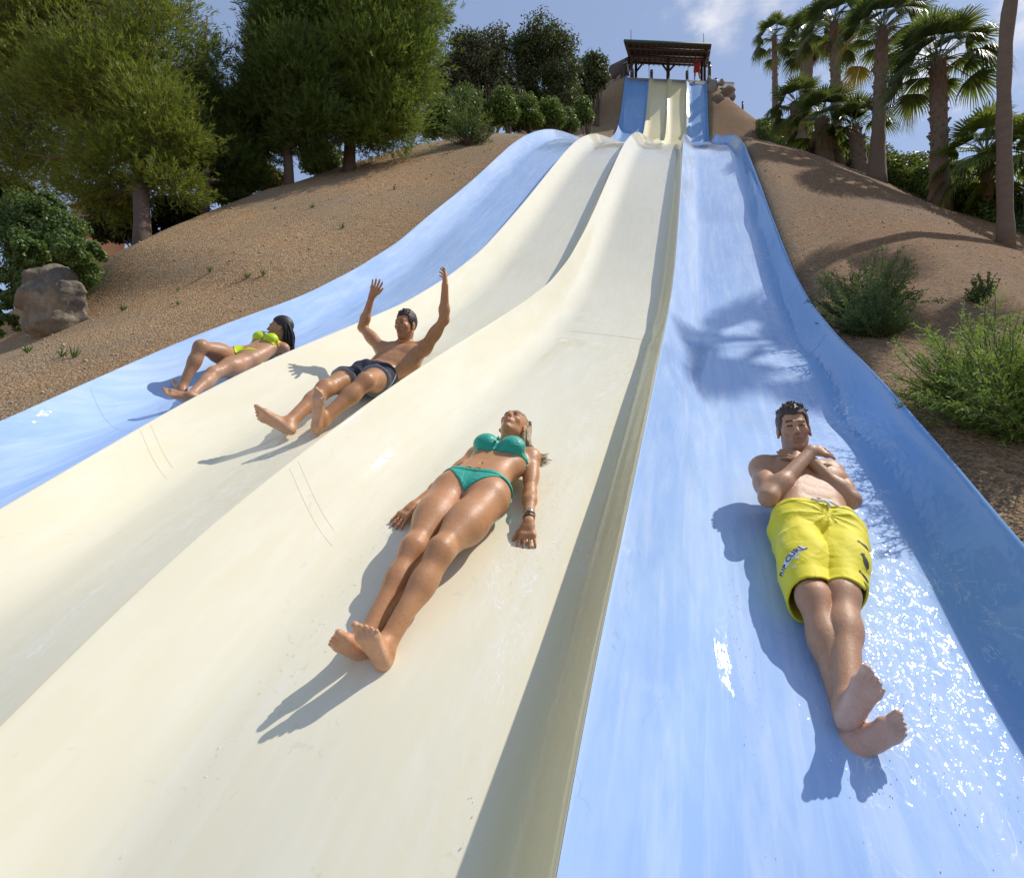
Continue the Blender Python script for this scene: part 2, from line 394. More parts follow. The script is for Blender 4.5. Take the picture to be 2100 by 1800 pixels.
def terrain_z(x, y):
    x = np.asarray(x, float); y = np.asarray(y, float)
    y = y-skew(x, y)
    yc = np.clip(y, -5.9, 34.9)
    z0, z4 = rimz(0, yc), rimz(4, yc)
    back = np.clip((y-35)/30, 0, 1)
    zl = z0+np.interp(y, LRY, LRZ); zr = np.interp(y, RRY, RRZ)
    under = np.minimum(z0, z4)-.62
    cols = [(-400, np.full_like(yc, -14.)), (-60, zl*.2-9), (-26, zl*.75-4), (-14, zl-1.7), (-10.5, zl-.45), (-8.5, zl), (-6.3, (zl+z0)/2+.10), (-4.62, z0-.13), (-4.40, z0-.16), (-4.2, z0-.55), (-2.9, under), (-.3, under), (.6, under), (1.02, z4-.5), (1.16, z4-.14), (1.4, z4-.12), (3.0, (zr+z4)/2+.22), (5.0, zr), (7.0, zr-.9), (11, zr-2.8), (20, zr*.6-5), (60, zr*.1-9), (400, np.full_like(yc, -14.))]
    X = np.array([c[0] for c in cols], float); Z = np.stack([np.broadcast_to(c[1], yc.shape) for c in cols], -1)
    # narrow the strip with the slide
    out_ = np.empty_like(yc).ravel(); xf = x.ravel(); Zf = Z.reshape(-1, len(cols)); yf_ = yc.ravel()
    for i in range(len(xf)): out_[i] = np.interp(xf[i]+(0 if xf[i] < 0 else np.interp(yf_[i], [14, 34], [0, .38])*min(1, max(0, (4.6-xf[i])/2.6))), X, Zf[i])
    o = out_.reshape(yc.shape)
    away = np.clip((np.abs(x+1.6)-3.2)/2.0, 0, 1)
    o = o+away*lump(x*1.1, y*1.1)*.10
    o = o*(1-back)+(-14)*back
    o = np.where(y < -5.9, o-np.clip((-5.9-y)/200, 0, 1)*8, o)
    return o
def tz(x, y): return float(terrain_z(np.array([x]), np.array([y]))[0])
m, n, b = newmat('gravel')
c = N(n, 'ShaderNodeTexCoord'); P = c.outputs['Object']
v1 = N(n, 'ShaderNodeTexVoronoi'); v1.inputs['Scale'].default_value = 40; n.links.new(P, v1.inputs['Vector'])
v2 = N(n, 'ShaderNodeTexVoronoi'); v2.inputs['Scale'].default_value = 100; n.links.new(P, v2.inputs['Vector'])
sep = N(n, 'ShaderNodeSeparateColor'); n.links.new(v1.outputs['Color'], sep.inputs[0])
stone = ramp(n, sep.outputs[0], [(0, (.13, .07, .035)), (.35, (.30, .18, .088)), (.7, (.41, .265, .135)), (1, (.60, .44, .27))])
sep2 = N(n, 'ShaderNodeSeparateColor'); n.links.new(v2.outputs['Color'], sep2.inputs[0])
stone2 = ramp(n, sep2.outputs[0], [(0, (.10, .06, .035)), (.5, (.34, .21, .11)), (1, (.56, .40, .24))])
col = mixrgb(n, .5, stone.outputs[0], stone2.outputs[0])
pn = noise(n, .45, 6, .6, P); pn2 = noise(n, 1.7, 5, .65, P)
col = mixrgb(n, maprange(n, pn.outputs[0], .42, .66, 0, .75).outputs[0], col, mixrgb(n, .6, col, (.24, .21, .15)))
col = mixrgb(n, maprange(n, pn2.outputs[0], .5, .72, 0, .5).outputs[0], col, mixrgb(n, .55, col, (.42, .24, .09)))
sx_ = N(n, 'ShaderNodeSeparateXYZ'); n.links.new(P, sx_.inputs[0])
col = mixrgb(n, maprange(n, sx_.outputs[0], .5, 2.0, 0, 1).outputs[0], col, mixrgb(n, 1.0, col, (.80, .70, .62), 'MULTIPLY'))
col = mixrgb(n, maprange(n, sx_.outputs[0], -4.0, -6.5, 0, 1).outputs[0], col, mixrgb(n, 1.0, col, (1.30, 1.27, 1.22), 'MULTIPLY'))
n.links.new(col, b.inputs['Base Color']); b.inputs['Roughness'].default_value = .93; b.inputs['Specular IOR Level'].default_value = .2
h = math_(n, 'ADD', math_(n, 'MULTIPLY', v1.outputs['Distance'], -1.0), math_(n, 'MULTIPLY', v2.outputs['Distance'], -.5))
bump(n, b, h, .9, .022)
M_GRAVEL = m
gx = np.concatenate([[-400, -150, -80, -50, -36], np.arange(-30, -12, 1.0), np.arange(-12, -4.6, .12), [-4.5, -4.42, -4.38, -4.2, -3.6, -2.9, -1.6, -.3, .3, .6, .9, 1.02], np.arange(1.12, 7.4, .10), np.arange(7.5, 20, .8), [24, 32, 50, 90, 150, 400]])
gy = np.concatenate([[-400, -120, -50, -25, -14, -9], np.arange(-6, 0, .4), np.arange(0, 22, .13), np.arange(22, 40, .3), np.arange(40, 66, 2), [80, 130, 400]])
GX, GY = np.meshgrid(gx, gy, indexing='xy'); GZ = terrain_z(GX, GY)
r_, c_ = GX.shape
i, j = np.meshgrid(np.arange(r_-1), np.arange(c_-1), indexing='ij'); q = (i*c_+j).ravel()
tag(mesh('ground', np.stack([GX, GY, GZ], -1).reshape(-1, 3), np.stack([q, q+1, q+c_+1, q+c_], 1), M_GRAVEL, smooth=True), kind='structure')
def hit(u, v, lo=1.0, hi=60.0):
    """the terrain point seen along a direction"""
    d = pray(u, v); t = np.arange(lo, hi, .05)
    g = terrain_z(d[0]*t, t)-d[2]*t
    s = np.where((g[:-1] < 0) & (g[1:] >= 0))[0]
    if len(s): y = t[s[0]+1]; return np.array([d[0]*y, y, tz(d[0]*y, y)])
    y = t[np.argmax(g)]; return np.array([d[0]*y, y, tz(d[0]*y, y)])
# ------------------------------------------------------------------ people: joint positions (metres)
JOINTS = {
 'A': {'an_l': (-1.038, 1.557, -0.566), 'an_r': (-0.949, 1.535, -0.570), 'ba_l': (-1.023, 1.492, -0.465), 'ba_r': (-0.874, 1.490, -0.487), 'chest': (-0.921, 2.472, 0.061), 'el_l': (-1.149, 2.360, -0.037), 'el_r': (-0.736, 2.417, -0.072), 'he_l': (-1.073, 1.593, -0.597), 'he_r': (-0.988, 1.525, -0.613), 'head': (-0.916, 2.680, 0.261), 'hp_l': (-1.036, 2.184, -0.088), 'hp_r': (-0.860, 2.178, -0.116), 'kn_l': (-1.015, 1.832, -0.286), 'kn_r': (-0.890, 1.808, -0.284), 'neck': (-0.933, 2.605, 0.137), 'pelvis': (-0.943, 2.223, -0.081), 'sh_l': (-1.077, 2.567, 0.105), 'sh_r': (-0.787, 2.607, 0.099), 'ti_l': (-1.256, 2.044, -0.245), 'ti_r': (-0.661, 2.130, -0.326), 'waist': (-0.943, 2.335, -0.003), 'wr_l': (-1.209, 2.163, -0.143), 'wr_r': (-0.680, 2.227, -0.193)},
 'B': {'an_l': (0.386, 1.772, -0.655), 'an_r': (0.404, 1.779, -0.603), 'ba_l': (0.267, 1.815, -0.704), 'ba_r': (0.313, 1.698, -0.664), 'chest': (0.494, 2.802, -0.021), 'el_l': (0.302, 2.598, -0.086), 'el_r': (0.626, 2.730, -0.093), 'he_l': (0.425, 1.756, -0.605), 'he_r': (0.429, 1.805, -0.550), 'head': (0.455, 2.915, 0.268), 'hp_l': (0.394, 2.487, -0.196), 'hp_r': (0.567, 2.517, -0.212), 'kn_l': (0.384, 2.101, -0.390), 'kn_r': (0.476, 2.128, -0.377), 'neck': (0.464, 2.908, 0.111), 'pelvis': (0.477, 2.539, -0.180), 'sh_l': (0.303, 2.840, 0.072), 'sh_r': (0.622, 2.977, 0.059), 'ti_l': (0.575, 2.805, 0.053), 'ti_r': (0.332, 2.766, 0.083), 'waist': (0.473, 2.654, -0.103), 'wr_l': (0.442, 2.696, 0.105), 'wr_r': (0.485, 2.860, 0.075)},
 'C': {'an_l': (-2.397, 2.672, 0.284), 'an_r': (-2.188, 2.722, 0.304), 'ba_l': (-2.532, 2.643, 0.315), 'ba_r': (-2.100, 2.634, 0.360), 'chest': (-2.208, 3.647, 0.890), 'el_l': (-2.601, 3.693, 1.192), 'el_r': (-1.854, 3.684, 1.201), 'he_l': (-2.361, 2.647, 0.231), 'he_r': (-2.228, 2.732, 0.251), 'head': (-2.203, 3.698, 1.188), 'hp_l': (-2.382, 3.387, 0.716), 'hp_r': (-2.202, 3.390, 0.687), 'kn_l': (-2.380, 2.987, 0.560), 'kn_r': (-2.064, 2.993, 0.600), 'neck': (-2.226, 3.732, 1.037), 'pelvis': (-2.288, 3.410, 0.727), 'sh_l': (-2.393, 3.678, 0.991), 'sh_r': (-2.051, 3.748, 0.998), 'ti_l': (-2.429, 3.648, 1.590), 'ti_r': (-1.854, 3.663, 1.610), 'waist': (-2.284, 3.535, 0.787), 'wr_l': (-2.509, 3.664, 1.430), 'wr_r': (-1.817, 3.606, 1.444)},
 'D': {'an_l': (-3.946, 3.187, 0.632), 'an_r': (-3.643, 3.017, 0.535), 'ba_l': (-4.057, 3.229, 0.673), 'ba_r': (-3.722, 2.922, 0.546), 'chest': (-3.866, 3.953, 1.156), 'el_l': (-4.065, 3.891, 1.097), 'el_r': (-3.963, 4.027, 1.149), 'he_l': (-3.928, 3.160, 0.578), 'he_r': (-3.630, 3.068, 0.505), 'head': (-3.797, 4.057, 1.369), 'hp_l': (-3.958, 3.709, 0.997), 'hp_r': (-3.780, 3.678, 0.954), 'kn_l': (-3.903, 3.303, 1.008), 'kn_r': (-3.744, 3.309, 0.780), 'neck': (-3.819, 4.082, 1.228), 'pelvis': (-3.860, 3.719, 0.998), 'sh_l': (-3.972, 4.085, 1.251), 'sh_r': (-3.697, 4.024, 1.153), 'ti_l': (-4.178, 3.593, 0.855), 'ti_r': (-4.363, 4.035, 1.157), 'waist': (-3.822, 3.829, 1.075), 'wr_l': (-4.136, 3.716, 0.956), 'wr_r': (-4.198, 4.032, 1.158)},
}
# ------------------------------------------------------------------ implicit body modelling (smooth unions on a grid, then surface nets)
def nrm(v): v = np.asarray(v, float); return v/(np.linalg.norm(v)+1e-12)
class Grid:
    def __init__(s, lo, hi, h):
        s.h = h; s.lo = np.array(lo, float); s.n = np.ceil((np.array(hi)-s.lo)/h).astype(int)+1
    def new(s): return np.full(s.n, .5, np.float32)
    def box(s, lo, hi):
        a = np.clip(np.floor((np.array(lo)-s.lo)/s.h).astype(int), 0, s.n-1); b = np.clip(np.ceil((np.array(hi)-s.lo)/s.h).astype(int)+1, a+1, s.n)
        return tuple(slice(int(p), int(q)) for p, q in zip(a, b))
    def pts(s, sl):
        ax = [s.lo[i]+s.h*np.arange(sl[i].start, sl[i].stop, dtype=np.float32) for i in range(3)]
        return ax[0][:, None, None].astype(np.float32), ax[1][None, :, None].astype(np.float32), ax[2][None, None, :].astype(np.float32)
def smin(a, b, k):
    h = np.clip(k-np.abs(a-b), 0, None)/k
    return np.minimum(a, b)-h*h*k*.25
def smax(a, b, k): return -smin(-a, -b, k)
# primitives: ('c', a, b, ra, rb, (flat_axis, factor) or None, k)   ('e', centre, 3x3 axes, radii, k)
def cap(a, b, ra, rb=None, k=.03, flat=None): return ('c', np.array(a, float), np.array(b, float), ra, ra if rb is None else rb, flat, k)
def ell(c, r, M=None, k=.02): return ('e', np.array(c, float), np.eye(3) if M is None else np.array(M, float), np.array(r, float), k)
def dist(G, sl, p):
    X, Y, Z = G.pts(sl)
    if p[0] == 'c':
        _, a, b, ra, rb, flat, k = p
        px, py, pz = X-np.float32(a[0]), Y-np.float32(a[1]), Z-np.float32(a[2])
        ab = (b-a).astype(np.float32); L = float(ab@ab)+1e-12
        t = np.clip((px*ab[0]+py*ab[1]+pz*ab[2])/L, 0, 1)
        qx, qy, qz = px-ab[0]*t, py-ab[1]*t, pz-ab[2]*t
        d2 = qx*qx+qy*qy+qz*qz
        if flat is not None:
            n_, f = flat; n_ = nrm(n_); dn = qx*np.float32(n_[0])+qy*np.float32(n_[1])+qz*np.float32(n_[2])
            d2 = d2+dn*dn*(1/f**2-1)
        return np.sqrt(d2)-(ra+(rb-ra)*t)
    _, c, M, r, k = p
    q = [X-np.float32(c[0]), Y-np.float32(c[1]), Z-np.float32(c[2])]
    l = [sum(q[i]*np.float32(M[i, j]) for i in range(3)) for j in range(3)]
    k0 = np.sqrt(sum((l[j]/np.float32(r[j]))**2 for j in range(3))); k1 = np.sqrt(sum((l[j]/np.float32(r[j]**2))**2 for j in range(3)))+1e-9
    return k0*(k0-1)/k1
def bounds(p, pad=.0):
    if p[0] == 'c':
        f = p[5][1] if p[5] is not None else 1; r = max(p[3], p[4])*max(1, f)+p[6]+pad+.012
        return np.minimum(p[1], p[2])-r, np.maximum(p[1], p[2])+r
    r = p[3].max()+p[4]+pad+.012; return p[1]-r, p[1]+r
def paint(G, F, prims, carve=False, off=0.0):
    for p in prims:
        lo, hi = bounds(p); sl = G.box(lo, hi); d = dist(G, sl, p)-off; k = max(p[-1], .002)
        F[sl] = smax(F[sl], -d, k) if carve else smin(F[sl], d, k)
def limb(G, F, base, prims, at_, rad, k0, k1=.004):
    """prims form a group of their own; it melts into base near the point at_, and merely touches it elsewhere"""
    lo = np.min([bounds(p)[0] for p in prims], 0); hi = np.max([bounds(p)[1] for p in prims], 0); sl = G.box(lo, hi)
    L = np.full(tuple(s.stop-s.start for s in sl), .5, np.float32)
    for p in prims:
        a, b = bounds(p); s2 = G.box(a, b)
        s3 = tuple(slice(max(x.start, y.start), min(x.stop, y.stop)) for x, y in zip(s2, sl))
        if any(s.stop <= s.start for s in s3): continue
        loc = tuple(slice(x.start-y.start, x.stop-y.start) for x, y in zip(s3, sl))
        L[loc] = smin(L[loc], dist(G, s3, p), max(p[-1], .002))
    X, Y, Z = G.pts(sl)
    dd = np.sqrt((X-at_[0])**2+(Y-at_[1])**2+(Z-at_[2])**2)
    k = (k1+(k0-k1)*np.clip(1-(dd-rad*.5)/rad, 0, 1)).astype(np.float32)
    F[sl] = np.minimum(F[sl], smin(base[sl], L, k))
    return sl, L
def nets(G, F):
    I = F < 0
    nx, ny, nz = F.shape
    cnt = np.zeros((nx-1, ny-1, nz-1), np.uint8)
    for a in (0, 1):
        for b_ in (0, 1):
            for c in (0, 1): cnt += I[a:nx-1+a, b_:ny-1+b_, c:nz-1+c]
    act = (cnt > 0) & (cnt < 8)
    ci = np.argwhere(act)
    idx = np.full(act.shape, -1, np.int32); idx[tuple(ci.T)] = np.arange(len(ci))
    cv = {}
    for a in (0, 1):
        for b_ in (0, 1):
            for c in (0, 1): cv[(a, b_, c)] = F[ci[:, 0]+a, ci[:, 1]+b_, ci[:, 2]+c]
    acc = np.zeros((len(ci), 3)); w = np.zeros(len(ci))
    for ax in range(3):
        for p in (0, 1):
            for q in (0, 1):
                k0 = [0, 0, 0]; k0[(ax+1) % 3] = p; k0[(ax+2) % 3] = q; k1 = list(k0); k1[ax] = 1
                f0, f1 = cv[tuple(k0)], cv[tuple(k1)]; m = (f0 < 0) != (f1 < 0)
                t = np.where(m, f0/(f0-f1+1e-12), 0)
                pt = np.tile(np.array(k0, float), (len(ci), 1)); pt[:, ax] = t
                acc += pt*m[:, None]; w += m
    V = (ci+acc/w[:, None])*G.h+G.lo
    Fs = []
    for ax in range(3):
        u, v = (ax+1) % 3, (ax+2) % 3
        s0 = [slice(0, None)]*3; s1 = [slice(0, None)]*3; s0[ax] = slice(0, -1); s1[ax] = slice(1, None)
        A, B_ = I[tuple(s0)], I[tuple(s1)]
        e = np.argwhere(A != B_); e = e[(e[:, u] > 0) & (e[:, v] > 0) & (e[:, u] < F.shape[u]-1) & (e[:, v] < F.shape[v]-1)]
        if not len(e): continue
        ins = A[tuple(e.T)]
        def g(du, dv):
            c = e.copy(); c[:, u] -= du; c[:, v] -= dv; return idx[tuple(c.T)]
        q = np.stack([g(1, 1), g(0, 1), g(0, 0), g(1, 0)], 1); q[~ins] = q[~ins][:, ::-1]
        Fs.append(q[(q >= 0).all(1)])
    return V, np.concatenate(Fs)
def relax(V, Q, it=1, lam=.5):
    e = np.concatenate([Q[:, [0, 1]], Q[:, [1, 2]], Q[:, [2, 3]], Q[:, [3, 0]]])
    for _ in range(it):
        s = np.zeros_like(V); c = np.zeros(len(V))
        np.add.at(s, e[:, 0], V[e[:, 1]]); np.add.at(c, e[:, 0], 1); np.add.at(s, e[:, 1], V[e[:, 0]]); np.add.at(c, e[:, 1], 1)
        V = V+(s/c[:, None]-V)*lam
    return V
def setcol(o, C):
    at_ = o.data.color_attributes.new('tint', 'FLOAT_COLOR', 'POINT')
    at_.data.foreach_set('color', np.concatenate([C, np.ones((len(C), 1))], 1).astype(np.float32).ravel())

# ---- body pieces
def hand(Wr, El, Ti, pn, thumb, s=1.0, curl=.15, spread=.12, dirn=None, fing=None):
    """thumb = rough direction of the thumb side; pn = palm normal (where the palm looks)"""
    d = nrm(np.array(Ti)-np.array(Wr)) if dirn is None else nrm(dirn)
    pn = nrm(pn-d*(pn@d)); t = np.cross(d, pn); t = t*(1 if t@thumb > 0 else -1)
    Wr = np.array(Wr, float)
    K = Wr+d*.085*s
    palm = [cap(Wr, Wr+d*.03*s, .024*s, .026*s, .02, (pn, .72)),
            cap(Wr+d*.035*s+t*.014*s, K+t*.024*s-d*.008*s, .022*s, .016*s, .015, (pn, .72)), cap(Wr+d*.03*s-t*.010*s, K-t*.024*s-d*.01*s, .021*s, .0155*s, .015, (pn, .72)),
            cap(K+t*.028*s-d*.01*s, K-t*.028*s-d*.012*s, .0135*s, .0125*s, .012), cap(Wr+d*.02*s+t*.018*s+pn*.006, Wr+d*.055*s+t*.03*s+pn*.006, .015*s, .012*s, .012)]
    fs = []
    for i, (off, L, r) in enumerate([(.031, .072, .0088), (.0105, .081, .0090), (-.0105, .075, .0086), (-.031, .059, .0076)]):
        b = K+t*off*s-d*.006*s; a = spread*(1.5-i)*1.0+ (0 if fing is None else 0)
        dd = nrm(d*math.cos(a)+t*math.sin(a)); c = curl if fing is None else fing[i]
        P = [b]; ang = c*.5
        for seg, fr in enumerate((.45, .30, .25)):
            v = dd*math.cos(ang)+pn*math.sin(ang); P.append(P[-1]+v*L*fr*s); ang += c*(1.0+.2*seg)
        fs.append([cap(P[0], P[1], r*s, r*.96*s, .004), cap(P[1], P[2], r*.96*s, r*.88*s, .004), cap(P[2], P[3], r*.9*s, r*.72*s, .004)])
    b = Wr+d*.028*s+t*.024*s+pn*.006*s
    v1 = nrm(d*.72+t*.70+pn*.15); v2 = nrm(d*.90+t*.38+pn*.15)
    fs.append([cap(b, b+v1*.040*s, .0125*s, .0105*s, .006), cap(b+v1*.040*s, b+v1*.040*s+v2*.028*s, .0105*s, .0095*s, .004), cap(b+v1*.040*s+v2*.028*s, b+v1*.040*s+v2*.052*s, .0095*s, .0075*s, .004)])
    return palm, fs
def footpts(An, Kn, hint, pf, s=1.0):
    """heel and ball of a foot bent up at the ankle; hint = where it points, pf = how far it is stretched"""
    d = nrm(hint); up = nrm(np.array(Kn)-np.array(An)); up = nrm(up*(1-pf[0])+np.array(pf[1])*pf[0]); u2 = nrm(up-d*(up@d))
    He = An-u2*.062*s-d*.045*s
    return He, He+d*.185*s
def foot(An, He, Ba, big, s=1.0, toecurl=.25):
    """big = rough direction of the big-toe side"""
    An, He, Ba = (np.array(q, float) for q in (An, He, Ba))
    d = nrm(Ba-He); up = An-He; up = nrm(up-d*(up@d)); t = np.cross(up, d); t = t*(1 if t@big > 0 else -1)
    P = [ell(He+up*.022*s+d*.012*s, (.030*s, .040*s, .032*s), np.stack([t, d, up], 1), .02),
         cap(He+up*.05*s+d*.015*s, An+up*.02*s, .028*s, .034*s, .03, (d, 1.15)),
         cap(An+d*.01*s, (An+Ba)/2+up*.002*s, .034*s, .028*s, .03),
         cap((An+Ba)/2+t*.006*s, Ba+t*.018*s+up*.016*s, .027*s, .020*s, .025), cap((An+Ba)/2-t*.008*s-up*.01*s, Ba-t*.020*s+up*.008*s, .022*s, .015*s, .025),
         cap(He+d*.03*s-t*.012*s+up*.014*s, Ba-t*.026*s+up*.008*s, .022*s, .016*s, .02), cap(He+d*.03*s+t*.006*s+up*.022*s, Ba+t*.024*s+up*.012*s, .022*s, .019*s, .02),
         cap(Ba+t*.026*s+up*.010*s, Ba-t*.030*s-d*.014*s+up*.006*s, .019*s, .0145*s, .014)]
    toes = []
    for i, (off, L, r, back) in enumerate([(.0285, .052, .0145, 0), (.0075, .044, .0092, .001), (-.0095, .040, .0086, -.004), (-.0255, .035, .0082, -.011), (-.0405, .029, .0080, -.020)]):
        b = Ba+t*off*s+d*(.008+back)*s+up*.008*s
        v = nrm(d+up*.18+t*(.10 if i else -.04)*(.6-i*.35)); w = nrm(v-up*toecurl)
        toes.append([cap(b, b+v*L*.55*s, r*.95*s, r*.92*s, .006), cap(b+v*L*.55*s, b+v*L*.55*s+w*L*.45*s, r*.92*s, r*(1.0 if i else 1.04)*s, .004)])
    return P, toes, (d, up, t)

def skin_material(name, base, dark, sheen=.35):
    m, n, b = newmat(name)
    a = N(n, 'ShaderNodeAttribute'); a.attribute_name = 'tint'
    c = N(n, 'ShaderNodeTexCoord'); P = c.outputs['Object']
    t = noise(n, 9, 5, .6, P); t2 = noise(n, 60, 4, .6, P)
    col = mixrgb(n, maprange(n, t.outputs[0], .35, .65, 0, 1).outputs[0], base, dark)
    col = mixrgb(n, maprange(n, t2.outputs[0], .4, .65, 0, .22).outputs[0], col, tuple(x*.7 for x in dark))
    t3 = noise(n, 3.2, 4, .6, P); col = mixrgb(n, maprange(n, t3.outputs[0], .45, .7, 0, .35).outputs[0], col, tuple(x*y for x, y in zip(base, (1.02, .78, .72))))
    t4 = noise(n, 170, 3, .7, P); col = mixrgb(n, maprange(n, t4.outputs[0], .50, .72, 0, .35).outputs[0], col, tuple(x*.66 for x in dark))
    col = mixrgb(n, 1.0, col, a.outputs['Color'], 'MULTIPLY')
    n.links.new(col, b.inputs['Base Color'])
    b.inputs['Subsurface Weight'].default_value = .12; b.inputs['Subsurface Radius'].default_value = (.02, .008, .004); b.inputs['Subsurface Scale'].default_value = .35
    b.inputs['Roughness'].default_value = .5; b.inputs['Specular IOR Level'].default_value = .3; b.inputs['Coat Weight'].default_value = sheen*.75; b.inputs['Coat Roughness'].default_value = .21; b.inputs['Coat IOR'].default_value = 1.35
    k = bump(n, None, math_(n, 'ADD', t2.outputs[0], noise(n, 240, 3, .7, P).outputs[0]), .45, .002)
    dr = N(n, 'ShaderNodeTexVoronoi'); dr.inputs['Scale'].default_value = 120; n.links.new(P, dr.inputs['Vector'])
    kd = bump(n, b, maprange(n, dr.outputs['Distance'], 0, .35, 1, 0).outputs[0], .22, .002, k)
    n.links.new(kd, b.inputs['Coat Normal'])
    return m
def cloth_material(name, col, var=.12, weave=400, rough=.75, wr=12):
    m, n, b = newmat(name)
    t = noise(n, 14, 4); w = noise(n, wr, 3, .5, dist=1.5); f = noise(n, weave, 2)
    c = mixrgb(n, t.outputs[0], tuple(x*(1-var) for x in col), tuple(min(1, x*(1+var)) for x in col)); n.links.new(c, b.inputs['Base Color'])
    b.inputs['Roughness'].default_value = rough; b.inputs['Sheen Weight'].default_value = .15
    k = bump(n, None, w.outputs[0], .5, .012); bump(n, b, f.outputs[0], .25, .001, k)
    return m
def hair_material(name, c0, c1):
    m, n, b = newmat(name)
    t = noise(n, 70, 3, .6, mscale=(1, 1, .12)); n.links.new(mixrgb(n, t.outputs[0], c0, c1), b.inputs['Base Color'])
    b.inputs['Roughness'].default_value = .55; b.inputs['Coat Weight'].default_value = .06; b.inputs['Coat Roughness'].default_value = .3
    bump(n, b, t.outputs[0], .7, .004); return m
M_IRIS = simple('eye_dark', (.03, .02, .015), .15, .1)
M_WHITE_EYE = simple('eye_white', (.62, .58, .55), .2, .05)

